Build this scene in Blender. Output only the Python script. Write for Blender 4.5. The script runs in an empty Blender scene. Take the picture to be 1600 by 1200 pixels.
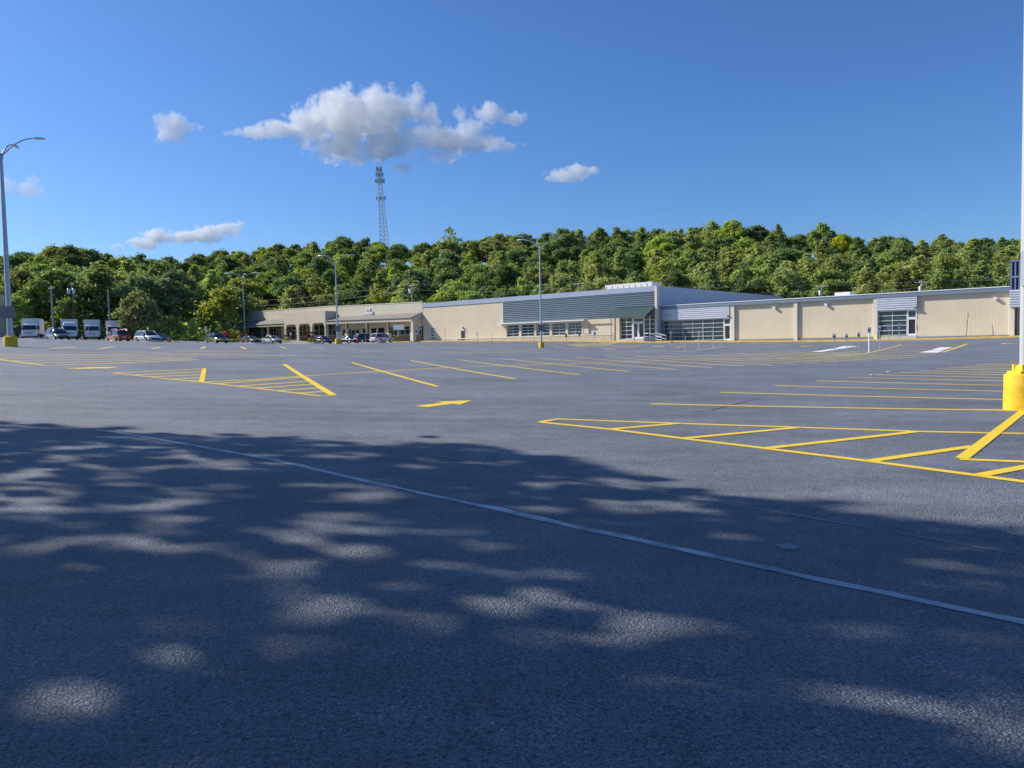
import bpy, math, random
import numpy as np
from mathutils import Vector, Matrix, noise as mnoise

random.seed(7)
rng = np.random.default_rng(7)
scene = bpy.context.scene
COL = scene.collection

# ------------------------------------------------------------------ camera
FPX = 1200.0
PHI = math.radians(1.163)
PITCH = math.atan(60.4 / 1200)
CAM = np.array([0.0, 0.0, 1.6])
fwd = np.array([0, math.cos(PITCH), -math.sin(PITCH)])
up0 = np.array([0, math.sin(PITCH), math.cos(PITCH)])
rt0 = np.array([1.0, 0, 0])
cup = up0 * math.cos(PHI) + rt0 * math.sin(PHI)
crt = rt0 * math.cos(PHI) - up0 * math.sin(PHI)
cam_d = bpy.data.cameras.new('camera')
cam_d.sensor_width = 36.0
cam_d.lens = 27.0
cam_d.clip_start = 0.05
cam_d.clip_end = 20000
cam = bpy.data.objects.new('camera', cam_d)
COL.objects.link(cam)
cam.matrix_world = Matrix(((crt[0], cup[0], -fwd[0], CAM[0]), (crt[1], cup[1], -fwd[1], CAM[1]),
                           (crt[2], cup[2], -fwd[2], CAM[2]), (0, 0, 0, 1)))
scene.camera = cam

# ------------------------------------------------------------------ sky, sun, exposure
SUN_AZ = math.radians(-72.5)      # clockwise from the view direction
SUN_EL = math.radians(36.0)
SUN = np.array([math.sin(SUN_AZ) * math.cos(SUN_EL), math.cos(SUN_AZ) * math.cos(SUN_EL), math.sin(SUN_EL)])
world = bpy.data.worlds.new('World')
scene.world = world
world.use_nodes = True
wn = world.node_tree
wn.nodes.clear()
sky = wn.nodes.new('ShaderNodeTexSky')
sky.sky_type = 'NISHITA'
sky.sun_disc = False
sky.sun_elevation = SUN_EL
sky.sun_rotation = SUN_AZ
sky.air_density = 1.0
sky.dust_density = 0.6
sky.ozone_density = 10.0
sky.altitude = 0
bg = wn.nodes.new('ShaderNodeBackground')
bg.inputs['Strength'].default_value = 0.083
wo = wn.nodes.new('ShaderNodeOutputWorld')
hs = wn.nodes.new('ShaderNodeHueSaturation')
hs.inputs['Saturation'].default_value = 1.06
hs.inputs['Hue'].default_value = 0.504
wn.links.new(sky.outputs[0], hs.inputs['Color'])
wn.links.new(hs.outputs[0], bg.inputs[0])
wn.links.new(bg.outputs[0], wo.inputs[0])
sun_d = bpy.data.lights.new('sun', 'SUN')
sun_d.energy = 3.85
sun_d.angle = math.radians(0.53)
sun_d.color = (1.0, 0.93, 0.80)
sun = bpy.data.objects.new('sun', sun_d)
COL.objects.link(sun)
sun.rotation_euler = Vector(SUN).to_track_quat('Z', 'Y').to_euler()
scene.view_settings.view_transform = 'Standard'
scene.view_settings.look = 'None'
scene.view_settings.exposure = 0.74
scene.view_settings.gamma = 1.0
scene.view_settings.use_curve_mapping = False
scene.render.engine = 'CYCLES'
cy = scene.cycles
cy.use_denoising = True
cy.max_bounces = 12
cy.diffuse_bounces = 5
cy.glossy_bounces = 3
cy.transmission_bounces = 5
cy.transparent_max_bounces = 6
cy.volume_bounces = 48
cy.sample_clamp_indirect = 8

# ------------------------------------------------------------------ survey helpers
def ray(px, py):
    return fwd + (px - 800) / FPX * crt + (600 - py) / FPX * cup

TC = np.array([-2.09939193e-02, 9.45504950e-03, 9.80732147e-04, -3.22796934e-04,
               6.34456064e-05, -6.80566522e-04, 3.40326036e-04, 1.46568296e-04])
def sstep(t):
    t = np.clip(t, 0, 1)
    return t * t * (3 - 2 * t)

def lot_z(X, Y):
    """height of the car park (gentle swale) at X, Y"""
    X = np.clip(np.asarray(X, float), -78, 70)
    Y = np.asarray(Y, float)
    yc = 150 - 46 * sstep((-X - 20) / 45)
    y = np.minimum(Y, yc)
    y = np.maximum(y, -30)
    z = (TC[0] * X + TC[1] * y + TC[2] * X * X + TC[3] * X * y + TC[4] * y * y
         + TC[5] * X * X * y / 100 + TC[6] * X * y * y / 100 + TC[7] * X ** 3 / 100)
    return z + 0.011 * np.maximum(0, np.minimum(Y, 260) - yc)

def ground(px, py):
    """where the line of sight meets the car park"""
    d = ray(px, py)
    d = d / d[1]
    y = 1.0
    prev = None
    while y < 230:
        p = CAM + d * y
        g = p[2] - lot_z(p[0], p[1])
        if g < 0:
            lo, hi = prev, y
            for _ in range(30):
                m = (lo + hi) / 2
                q = CAM + d * m
                if q[2] - lot_z(q[0], q[1]) < 0:
                    hi = m
                else:
                    lo = m
            q = CAM + d * hi
            return np.array([q[0], q[1], float(lot_z(q[0], q[1]))])
        prev = y
        y += 0.25 + y * 0.01
    q = CAM + d * 150
    return np.array([q[0], q[1], float(lot_z(q[0], q[1]))])

def at_depth(px, py, Y):
    d = ray(px, py)
    return CAM + d * (Y / d[1])

def stand(px, Y, py=535):
    p = at_depth(px, py, Y)
    return np.array([p[0], p[1], float(lot_z(p[0], p[1]))])

def project(P):
    q = np.asarray(P, float) - CAM
    w = q @ fwd
    return 800 + FPX * (q @ crt) / w, 600 - FPX * (q @ cup) / w, w

# ------------------------------------------------------------------ materials
def mat(name, color, rough=0.6, metal=0.0, spec=0.5, var=0.0, scale=3.0, bump=0.0, bscale=20.0, emit=None):
    m = bpy.data.materials.new(name)
    m.use_nodes = True
    nt = m.node_tree
    b = nt.nodes['Principled BSDF']
    b.inputs['Roughness'].default_value = rough
    b.inputs['Metallic'].default_value = metal
    b.inputs['Specular IOR Level'].default_value = spec
    c = tuple(color) + (1.0,)
    b.inputs['Base Color'].default_value = c
    if var or bump:
        tc = nt.nodes.new('ShaderNodeTexCoord')
    if var:
        n = nt.nodes.new('ShaderNodeTexNoise')
        n.inputs['Scale'].default_value = scale
        n.inputs['Detail'].default_value = 6
        n.inputs['Roughness'].default_value = 0.65
        nt.links.new(tc.outputs['Object'], n.inputs['Vector'])
        r = nt.nodes.new('ShaderNodeMapRange')
        r.inputs['From Min'].default_value = 0.3
        r.inputs['From Max'].default_value = 0.7
        r.inputs['To Min'].default_value = 1 - var
        r.inputs['To Max'].default_value = 1 + var
        nt.links.new(n.outputs['Fac'], r.inputs['Value'])
        mx = nt.nodes.new('ShaderNodeVectorMath')
        mx.operation = 'SCALE'
        mx.inputs[0].default_value = color
        nt.links.new(r.outputs[0], mx.inputs['Scale'])
        nt.links.new(mx.outputs[0], b.inputs['Base Color'])
    if bump:
        n2 = nt.nodes.new('ShaderNodeTexNoise')
        n2.inputs['Scale'].default_value = bscale
        n2.inputs['Detail'].default_value = 4
        nt.links.new(tc.outputs['Object'], n2.inputs['Vector'])
        bp = nt.nodes.new('ShaderNodeBump')
        bp.inputs['Strength'].default_value = bump
        bp.inputs['Distance'].default_value = 0.02
        nt.links.new(n2.outputs['Fac'], bp.inputs['Height'])
        nt.links.new(bp.outputs[0], b.inputs['Normal'])
    return m

def leaf_mat(name, color, var=0.35, trans=0.47):
    m = bpy.data.materials.new(name)
    m.use_nodes = True
    nt = m.node_tree
    nt.nodes.clear()
    out = nt.nodes.new('ShaderNodeOutputMaterial')
    oi = nt.nodes.new('ShaderNodeObjectInfo')
    geo = nt.nodes.new('ShaderNodeNewGeometry')
    h = nt.nodes.new('ShaderNodeHueSaturation')
    h.inputs['Color'].default_value = tuple(color) + (1,)
    r1 = nt.nodes.new('ShaderNodeMapRange')
    r1.inputs['To Min'].default_value = 0.488
    r1.inputs['To Max'].default_value = 0.514
    nt.links.new(oi.outputs['Random'], r1.inputs['Value'])
    nt.links.new(r1.outputs[0], h.inputs['Hue'])
    r2 = nt.nodes.new('ShaderNodeMapRange')
    r2.inputs['To Min'].default_value = 1 - var
    r2.inputs['To Max'].default_value = 1 + var
    nt.links.new(geo.outputs['Random Per Island'], r2.inputs['Value'])
    r3 = nt.nodes.new('ShaderNodeMath')
    r3.operation = 'MULTIPLY_ADD'
    r3.inputs[1].default_value = 0.36
    r3.inputs[2].default_value = 0.94
    nt.links.new(oi.outputs['Random'], r3.inputs[0])
    mu = nt.nodes.new('ShaderNodeMath')
    mu.operation = 'MULTIPLY'
    nt.links.new(r2.outputs[0], mu.inputs[0])
    nt.links.new(r3.outputs[0], mu.inputs[1])
    nt.links.new(mu.outputs[0], h.inputs['Value'])
    d = nt.nodes.new('ShaderNodeBsdfDiffuse')
    t = nt.nodes.new('ShaderNodeBsdfTranslucent')
    nt.links.new(h.outputs[0], d.inputs[0])
    sc = nt.nodes.new('ShaderNodeMixRGB')
    sc.blend_type = 'MULTIPLY'
    sc.inputs[0].default_value = 1
    sc.inputs[2].default_value = (1.2, 1.2, 0.7, 1)
    nt.links.new(h.outputs[0], sc.inputs[1])
    nt.links.new(sc.outputs[0], t.inputs[0])
    mix = nt.nodes.new('ShaderNodeMixShader')
    mix.inputs[0].default_value = trans
    nt.links.new(d.outputs[0], mix.inputs[1])
    nt.links.new(t.outputs[0], mix.inputs[2])
    nt.links.new(mix.outputs[0], out.inputs[0])
    return m

def asphalt_mat():
    m = bpy.data.materials.new('asphalt')
    m.use_nodes = True
    nt = m.node_tree
    L = nt.links.new
    b = nt.nodes['Principled BSDF']
    tc = nt.nodes.new('ShaderNodeTexCoord')
    def noise(scale, detail=6, rough=0.6, vec=None):
        n = nt.nodes.new('ShaderNodeTexNoise')
        n.inputs['Scale'].default_value = scale
        n.inputs['Detail'].default_value = detail
        n.inputs['Roughness'].default_value = rough
        L(vec or tc.outputs['Object'], n.inputs['Vector'])
        return n.outputs['Fac']
    def rng_(v, a, b_, c, d):
        r = nt.nodes.new('ShaderNodeMapRange')
        r.inputs['From Min'].default_value = a
        r.inputs['From Max'].default_value = b_
        r.inputs['To Min'].default_value = c
        r.inputs['To Max'].default_value = d
        L(v, r.inputs['Value'])
        return r.outputs[0]
    def mul(a, b_):
        q = nt.nodes.new('ShaderNodeMath')
        q.operation = 'MULTIPLY'
        L(a, q.inputs[0])
        if isinstance(b_, float):
            q.inputs[1].default_value = b_
        else:
            L(b_, q.inputs[1])
        return q.outputs[0]
    mp = nt.nodes.new('ShaderNodeMapping')
    mp.inputs['Rotation'].default_value = (0, 0, math.radians(31))
    mp.inputs['Scale'].default_value = (0.35, 2.2, 1)
    L(tc.outputs['Object'], mp.inputs['Vector'])
    big = rng_(noise(0.30, 7, 0.65), 0.3, 0.7, 0.72, 1.28)
    streak = rng_(noise(0.55, 6, 0.6, mp.outputs[0]), 0.3, 0.7, 0.80, 1.20)
    mid = mul(rng_(noise(2.6, 7, 0.7), 0.3, 0.7, 0.78, 1.22), rng_(noise(42.0, 4, 0.65), 0.36, 0.50, 0.30, 1.12))
    grain = rng_(noise(95.0, 3, 0.7), 0.36, 0.64, 0.35, 1.65)
    vor = nt.nodes.new('ShaderNodeTexVoronoi')
    vor.inputs['Scale'].default_value = 70.0
    L(tc.outputs['Object'], vor.inputs['Vector'])
    sp = nt.nodes.new('ShaderNodeSeparateColor')
    L(vor.outputs['Color'], sp.inputs[0])
    speck = rng_(sp.outputs[0], 0.93, 0.99, 1.0, 1.7)
    v = mul(mul(mul(mul(big, streak), mid), grain), speck)
    vm = nt.nodes.new('ShaderNodeVectorMath')
    vm.operation = 'SCALE'
    vm.inputs[0].default_value = (0.144, 0.163, 0.206)
    L(v, vm.inputs['Scale'])
    L(vm.outputs[0], b.inputs['Base Color'])
    b.inputs['Specular IOR Level'].default_value = 0.85
    L(rng_(noise(0.4, 5), 0.3, 0.7, 0.62, 0.74), b.inputs['Roughness'])
    # relief: stones plus fine sand
    add = nt.nodes.new('ShaderNodeMath')
    add.operation = 'ADD'
    L(mul(noise(140.0, 3, 0.7), 0.5), add.inputs[0])
    L(mul(vor.outputs['Distance'], -0.9), add.inputs[1])
    add2 = nt.nodes.new('ShaderNodeMath')
    add2.operation = 'ADD'
    L(add.outputs[0], add2.inputs[0])
    L(mul(noise(42.0, 4, 0.65), 1.2), add2.inputs[1])
    bp = nt.nodes.new('ShaderNodeBump')
    bp.inputs['Strength'].default_value = 1.0
    bp.inputs['Distance'].default_value = 0.022
    L(add2.outputs[0], bp.inputs['Height'])
    L(bp.outputs[0], b.inputs['Normal'])
    return m

M = {}
M['asphalt'] = asphalt_mat()
M['old_asphalt'] = mat('old_asphalt', (0.20, 0.195, 0.185), 0.8, var=0.12, scale=0.8)
M['yellow'] = mat('yellow_paint', (0.84, 0.59, 0.02), 0.55, var=0.10, scale=6, bump=0.3, bscale=120)
M['base_yellow'] = mat('scuffed_yellow_concrete', (0.74, 0.47, 0.02), 0.7, var=0.22, scale=4.5, bump=0.5, bscale=30)
M['yellow_worn'] = mat('worn_yellow_paint', (0.82, 0.61, 0.13), 0.6, var=0.18, scale=2)
M['white_paint'] = mat('white_paint', (0.75, 0.75, 0.74), 0.55, var=0.05, scale=5)
M['old_line'] = mat('faded_line', (0.42, 0.43, 0.45), 0.7, var=0.6, scale=2.2)
M['seam'] = mat('seam', (0.26, 0.265, 0.28), 0.6, var=0.3, scale=5)
M['crack'] = mat('crack', (0.02, 0.02, 0.022), 0.7)
M['cream'] = mat('cream_wall', (0.63, 0.54, 0.40), 0.85, var=0.06, scale=0.35, bump=0.2, bscale=8)
M['cream_mall'] = mat('mall_stucco', (0.58, 0.525, 0.43), 0.85, var=0.06, scale=0.4)
M['trim'] = mat('light_trim', (0.66, 0.61, 0.52), 0.7, var=0.04, scale=1)
M['stone'] = mat('stone_band', (0.50, 0.41, 0.30), 0.85, var=0.18, scale=1.6)
M['fascia'] = mat('blue_grey_metal', (0.36, 0.41, 0.52), 0.45, 0.2, var=0.04, scale=0.5)
M['wing_fascia'] = mat('slate_fascia', (0.17, 0.23, 0.29), 0.5, 0.1, var=0.04, scale=0.5)
M['corr_dark'] = mat('corrugated_blue_grey', (0.15, 0.195, 0.24), 0.42, 0.35, var=0.06, scale=0.6)
M['corr_light'] = mat('corrugated_galvanised', (0.62, 0.65, 0.70), 0.4, 0.35, var=0.05, scale=0.8)
M['white_metal'] = mat('white_metal', (0.78, 0.79, 0.80), 0.4)
M['alu'] = mat('aluminium', (0.66, 0.68, 0.69), 0.35, 0.3)
M['galv'] = mat('galvanised_steel', (0.46, 0.49, 0.53), 0.42, 0.5, var=0.06, scale=2)
M['pole_white'] = mat('pale_pole', (0.47, 0.49, 0.52), 0.45, 0.1, var=0.04, scale=2)
M['grey_box'] = mat('grey_box', (0.20, 0.20, 0.21), 0.5)
M['black'] = mat('black', (0.015, 0.015, 0.017), 0.5)
M['frame'] = mat('pale_frame', (0.58, 0.62, 0.64), 0.4)
M['glass'] = mat('dark_glass', (0.025, 0.034, 0.038), 0.06, spec=0.6)
M['glass_teal'] = mat('teal_glass', (0.04, 0.062, 0.068), 0.08, spec=0.7, var=0.25, scale=0.3)
M['green_metal'] = mat('green_awning', (0.075, 0.13, 0.13), 0.4, 0.1, var=0.05, scale=1)
M['navy'] = mat('navy_metal', (0.012, 0.022, 0.065), 0.4)
M['navy_light'] = mat('pale_blue_batten', (0.17, 0.23, 0.36), 0.45)
M['dark_door'] = mat('dark_door', (0.03, 0.032, 0.036), 0.45)
M['concrete'] = mat('concrete', (0.46, 0.44, 0.40), 0.85, var=0.1, scale=1.2)
M['kerb_yellow'] = mat('kerb_yellow', (0.70, 0.48, 0.09), 0.7, var=0.22, scale=1.3)
M['shingle'] = mat('shingles', (0.21, 0.195, 0.18), 0.9, var=0.12, scale=2.5)
M['brown'] = mat('brown_brick', (0.20, 0.15, 0.11), 0.85, var=0.1, scale=3)
M['roof'] = mat('roof_membrane', (0.62, 0.62, 0.60), 0.8, var=0.06, scale=0.5)
M['wood_pole'] = mat('weathered_pole', (0.30, 0.28, 0.25), 0.8, var=0.15, scale=3)
M['bark'] = mat('bark', (0.13, 0.10, 0.075), 0.9, var=0.25, scale=4, bump=0.5, bscale=9)
M['fence_wood'] = mat('grey_fence_board', (0.13, 0.12, 0.115), 0.85, var=0.2, scale=2)
M['grass'] = mat('grass', (0.10, 0.13, 0.04), 0.9, var=0.3, scale=1.5)
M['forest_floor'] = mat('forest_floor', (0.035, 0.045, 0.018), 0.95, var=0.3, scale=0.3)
M['rubber'] = mat('tyre', (0.02, 0.02, 0.02), 0.8)
M['rim'] = mat('alloy_rim', (0.55, 0.56, 0.58), 0.3, 0.6)
M['car_glass'] = mat('car_glass', (0.02, 0.026, 0.032), 0.05, spec=0.8)
M['red_lens'] = mat('red_lens', (0.35, 0.01, 0.01), 0.2)
M['clear_lens'] = mat('clear_lens', (0.75, 0.76, 0.78), 0.1)
M['orange'] = mat('cone_orange', (0.80, 0.10, 0.03), 0.5)
M['red'] = mat('red_paint', (0.55, 0.02, 0.02), 0.4)
M['tape'] = mat('caution_tape', (0.80, 0.66, 0.04), 0.5)
M['sign_white'] = mat('sign_white', (0.72, 0.72, 0.74), 0.4)
M['sign_blue'] = mat('sign_blue', (0.05, 0.10, 0.42), 0.4)
M['sign_purple'] = mat('sign_violet', (0.46, 0.36, 0.52), 0.45)
M['mulch'] = mat('mulch', (0.10, 0.075, 0.055), 0.95, var=0.3, scale=4)
for nme, c in {'paint_grey': (0.13, 0.14, 0.155), 'paint_red': (0.42, 0.014, 0.024), 'paint_white': (0.76, 0.77, 0.78),
               'paint_black': (0.012, 0.012, 0.014), 'paint_silver': (0.50, 0.53, 0.57), 'paint_navy': (0.02, 0.026, 0.045)}.items():
    mm = mat(nme, c, 0.28, 0.15 if nme in ('paint_grey', 'paint_silver') else 0.0)
    mm.node_tree.nodes['Principled BSDF'].inputs['Coat Weight'].default_value = 0.8
    mm.node_tree.nodes['Principled BSDF'].inputs['Coat Roughness'].default_value = 0.05
    M[nme] = mm
M['truck_white'] = mat('truck_white', (0.74, 0.75, 0.76), 0.4, var=0.03, scale=1)
LEAF = {
    'yellow green': leaf_mat('leaf_yellow_green', (0.33, 0.38, 0.10)),
    'mid green': leaf_mat('leaf_mid_green', (0.25, 0.32, 0.11)),
    'dark green': leaf_mat('leaf_dark_green', (0.16, 0.225, 0.095)),
    'olive': leaf_mat('leaf_olive', (0.28, 0.32, 0.125)),
    'pine': leaf_mat('needle_green', (0.33, 0.375, 0.15)),
    'dark pine': leaf_mat('needle_dark', (0.23, 0.285, 0.12)),
    'bright': leaf_mat('leaf_bright', (0.40, 0.43, 0.05)),
    'bluish': leaf_mat('leaf_bluish', (0.19, 0.26, 0.14)),
    'myrtle': leaf_mat('leaf_myrtle', (0.22, 0.24, 0.12), 0.5),
    'plum': leaf_mat('leaf_plum', (0.085, 0.040, 0.036), 0.5),
    'pink': leaf_mat('blossom_pink', (0.42, 0.08, 0.13), 0.4),
    'gold': leaf_mat('leaf_gold', (0.46, 0.33, 0.02), 0.4),
    'shrub': leaf_mat('leaf_shrub', (0.22, 0.24, 0.07), 0.4),
    'copper': leaf_mat('leaf_copper', (0.15, 0.11, 0.045), 0.4),
}

# ------------------------------------------------------------------ mesh builder
class MB:
    def __init__(self):
        self.v, self.f = [], []
    def poly(self, verts, faces):
        o = len(self.v)
        self.v += [tuple(map(float, p)) for p in verts]
        self.f += [tuple(i + o for i in f) for f in faces]
        return self
    def box(self, x0, x1, y0, y1, z0, z1, z1b=None, z0b=None):
        """axis box; z1b / z0b = top / bottom at the x1 end when it slopes"""
        zt = z1 if z1b is None else z1b
        zb = z0 if z0b is None else z0b
        return self.poly([(x0, y0, z0), (x1, y0, zb), (x1, y1, zb), (x0, y1, z0), (x0, y0, z1), (x1, y0, zt), (x1, y1, zt), (x0, y1, z1)],
                         [(0, 3, 2, 1), (4, 5, 6, 7), (0, 1, 5, 4), (1, 2, 6, 5), (2, 3, 7, 6), (3, 0, 4, 7)])
    def tube(self, pts, radii, n=8, cap=True):
        pts = [np.asarray(p, float) for p in pts]
        if not isinstance(radii, (list, tuple)):
            radii = [radii] * len(pts)
        rings = []
        o = len(self.v)
        up = None
        for i, p in enumerate(pts):
            t = pts[min(i + 1, len(pts) - 1)] - pts[max(i - 1, 0)]
            t = t / (np.linalg.norm(t) + 1e-9)
            if up is None:
                up = np.array([0, 0, 1.0]) if abs(t[2]) < 0.9 else np.array([1.0, 0, 0])
            a = np.cross(t, up)
            a /= np.linalg.norm(a) + 1e-9
            b = np.cross(a, t)
            up = b
            for k in range(n):
                an = 2 * math.pi * k / n
                self.v.append(tuple(p + radii[i] * (math.cos(an) * a + math.sin(an) * b)))
        for i in range(len(pts) - 1):
            for k in range(n):
                k2 = (k + 1) % n
                self.f.append((o + i * n + k, o + i * n + k2, o + (i + 1) * n + k2, o + (i + 1) * n + k))
        if cap:
            self.f.append(tuple(o + k for k in range(n))[::-1])
            self.f.append(tuple(o + (len(pts) - 1) * n + k for k in range(n)))
        return self
    def lathe(self, prof, n=20, c=(0, 0)):
        o = len(self.v)
        for r, z in prof:
            for k in range(n):
                a = 2 * math.pi * k / n
                self.v.append((c[0] + r * math.cos(a), c[1] + r * math.sin(a), z))
        for i in range(len(prof) - 1):
            for k in range(n):
                k2 = (k + 1) % n
                self.f.append((o + i * n + k, o + i * n + k2, o + (i + 1) * n + k2, o + (i + 1) * n + k))
        self.f.append(tuple(o + k for k in range(n))[::-1])
        self.f.append(tuple(o + (len(prof) - 1) * n + k for k in range(n)))
        return self
    def disc_y(self, x, y, z, r, t, n=18):
        """disc with its axis along y, from y to y+t"""
        o = len(self.v)
        for yy in (y, y + t):
            for k in range(n):
                a = 2 * math.pi * k / n
                self.v.append((x + r * math.cos(a), yy, z + r * math.sin(a)))
        for k in range(n):
            k2 = (k + 1) % n
            self.f.append((o + k, o + k2, o + n + k2, o + n + k))
        self.f.append(tuple(o + k for k in range(n))[::-1])
        self.f.append(tuple(o + n + k for k in range(n)))
        return self
    def loft(self, rings, closed=True, caps=True):
        o = len(self.v)
        n = len(rings[0])
        for r in rings:
            self.v += [tuple(map(float, p)) for p in r]
        for i in range(len(rings) - 1):
            for k in range(n if closed else n - 1):
                k2 = (k + 1) % n
                self.f.append((o + i * n + k, o + i * n + k2, o + (i + 1) * n + k2, o + (i + 1) * n + k))
        if caps:
            self.f.append(tuple(o + k for k in range(n))[::-1])
            self.f.append(tuple(o + (len(rings) - 1) * n + k for k in range(n)))
        return self
    def mesh(self, name, m, smooth=False):
        me = bpy.data.meshes.new(name)
        me.from_pydata(self.v, [], self.f)
        me.materials.append(m)
        if smooth:
            me.polygons.foreach_set('use_smooth', [True] * len(me.polygons))
            me.set_sharp_from_angle(angle=math.radians(40))
        me.update()
        return me
    def obj(self, name, m, parent=None, smooth=False, **kw):
        o = bpy.data.objects.new(name, self.mesh(name, m, smooth))
        COL.objects.link(o)
        if parent is not None:
            o.parent = parent
        for k, v in kw.items():
            o[k] = v
        return o

def thing(name, label, cat, loc=(0, 0, 0), rz=0.0, group=None):
    o = bpy.data.objects.new(name, None)
    o.empty_display_size = 0.3
    COL.objects.link(o)
    o.location = tuple(map(float, loc))
    o.rotation_euler = (0, 0, rz)
    o['label'] = label
    o['category'] = cat
    if group:
        o['group'] = group
    return o

def tag(o, label, cat, group=None):
    o['label'] = label
    o['category'] = cat
    if group:
        o['group'] = group
    return o

def dup(root, loc, rz, label, group=None):
    r = root.copy()
    COL.objects.link(r)
    r.location = tuple(map(float, loc))
    r.rotation_euler = (0, 0, rz)
    r['label'] = label
    if group:
        r['group'] = group
    for ch in list(root.children):
        c = ch.copy()
        COL.objects.link(c)
        c.parent = r
        for g in list(ch.children):
            d = g.copy()
            COL.objects.link(d)
            d.parent = c
    return r

def np_mesh(name, V, quads, m, smooth=False):
    me = bpy.data.meshes.new(name)
    V = np.asarray(V, np.float32)
    F = np.asarray(quads, np.int32)
    k = F.shape[1]
    me.vertices.add(len(V))
    me.vertices.foreach_set('co', V.ravel())
    me.loops.add(F.size)
    me.loops.foreach_set('vertex_index', F.ravel())
    me.polygons.add(len(F))
    me.polygons.foreach_set('loop_start', np.arange(0, F.size, k, dtype=np.int32))
    me.polygons.foreach_set('loop_total', np.full(len(F), k, np.int32))
    if smooth:
        me.polygons.foreach_set('use_smooth', np.ones(len(F), bool))
    me.materials.append(m)
    me.update(calc_edges=True)
    return me

def link_mesh(name, me, parent=None):
    o = bpy.data.objects.new(name, me)
    COL.objects.link(o)
    if parent is not None:
        o.parent = parent
    return o

# ------------------------------------------------------------------ hillside profile
SKYL = np.array([(-200, 400), (0, 393), (60, 390), (130, 387), (185, 397), (250, 402), (300, 397), (350, 392), (400, 385), (450, 380),
                 (520, 373), (600, 374), (640, 380), (700, 378), (760, 371), (830, 362), (970, 357), (1050, 356), (1130, 351),
                 (1200, 354), (1240, 366), (1285, 356), (1340, 367), (1400, 371), (1430, 378), (1470, 373), (1600, 371), (1850, 372)], float)
D0T = np.array([(-200, 140), (0, 140), (250, 146), (350, 165), (400, 205), (500, 198), (660, 185), (1030, 172), (1250, 158), (1600, 140), (1850, 130)], float)
D1T = np.array([(-200, 235), (0, 240), (250, 262), (400, 310), (660, 320), (1030, 300), (1250, 290), (1600, 262), (1850, 250)], float)
YFT = np.array([(-200, 455), (0, 455), (250, 450), (350, 448), (400, 458), (660, 450), (1030, 432), (1250, 438), (1600, 432), (1850, 430)], float)
TREE_H = 12.5
def lerp_t(T, x):
    return np.interp(x, T[:, 0], T[:, 1])
def grav_y(px):
    return 539.5 - 0.0203 * (px - 800)
def hill_z(X, Y):
    X = np.asarray(X, float)
    Y = np.asarray(Y, float)
    Ys = np.maximum(Y, 20)
    px = np.clip(800 + 1200 * X / Ys, -200, 1850)
    d0, d1 = lerp_t(D0T, px), lerp_t(D1T, px)
    t = (Y - d0) / (d1 - d0)
    tc = np.clip(t, 0, 1)
    yt = lerp_t(YFT, px) + (lerp_t(SKYL, px) - lerp_t(YFT, px)) * tc ** 0.85
    D = d0 + (d1 - d0) * tc
    z = 1.6 + (grav_y(px) - yt) / 1200 * D - TREE_H
    base = lot_z(X, np.minimum(Y, 150)) - 0.35
    w = sstep(t * 3 + 0.3)
    h = base * (1 - w) + np.maximum(z, base) * w
    return np.where(t > 1, h + 2 * np.minimum(t - 1, 1.5), h)

# ------------------------------------------------------------------ ground sheets
def grid_obj(name, xs, ys, zf, m, kind='structure'):
    X, Y = np.meshgrid(xs, ys)
    V = np.stack([X, Y, zf(X, Y)], -1).reshape(-1, 3)
    nx, ny = len(xs), len(ys)
    i = np.arange(nx - 1)[None, :] + nx * np.arange(ny - 1)[:, None]
    F = np.stack([i, i + 1, i + 1 + nx, i + nx], -1).reshape(-1, 4)
    o = link_mesh(name, np_mesh(name, V, F, m, True))
    o['kind'] = kind
    return o
xs = np.concatenate([[-3000, -1800, -1000], np.arange(-600, 601, 7.0), [1000, 1800, 3000]])
ys = np.concatenate([[-3000, -1500, -700], np.arange(-300, 601, 7.0), [1000, 2000, 3000]])
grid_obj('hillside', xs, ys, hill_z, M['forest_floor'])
lot = grid_obj('parking_lot', np.arange(-96, 90.1, 1.0), np.arange(-28, 150.1, 1.0), lot_z, M['asphalt'])

# ------------------------------------------------------------------ painted markings (parts of the car park)
def drape(pts2, width, name, m, lift=0.004, w2=None, parent=lot, ragged=0.0):
    """a painted stripe laid on the ground through ground points"""
    P = [np.asarray(p, float)[:2] for p in pts2]
    V, F = [], []
    cur = []
    for a, b in zip(P[:-1], P[1:]):
        n = max(1, int(np.linalg.norm(b - a) / (.16 if ragged else 1.0)))
        for k in range(n):
            cur.append(a + (b - a) * k / n)
    cur.append(P[-1])
    for i, p in enumerate(cur):
        t = cur[min(i + 1, len(cur) - 1)] - cur[max(i - 1, 0)]
        t = t / (np.linalg.norm(t) + 1e-9)
        s = np.array([-t[1], t[0]])
        w = width if w2 is None else width + (w2 - width) * i / max(1, len(cur) - 1)
        if ragged:
            w *= 1 + ragged * (mnoise.noise((i * .23, 3.1, 0)) + .8 * mnoise.noise((i * .9, 1.1, 4)))
            p = p + s * width * .3 * mnoise.noise((i * .35, 9.0, 2))
        for q in (p + s * w / 2, p - s * w / 2):
            V.append((q[0], q[1], float(lot_z(q[0], q[1])) + lift))
        if i:
            F.append((2 * i - 2, 2 * i - 1, 2 * i + 1, 2 * i))
    me = bpy.data.meshes.new(name)
    me.from_pydata(V, [], F)
    me.materials.append(m)
    o = link_mesh(name, me, parent)
    return o
def stripe(pix, width=0.11, name='stall_line', m=None, lift=0.004):
    return drape([ground(*p) for p in pix], width, name, m or M['yellow'], lift)
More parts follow.
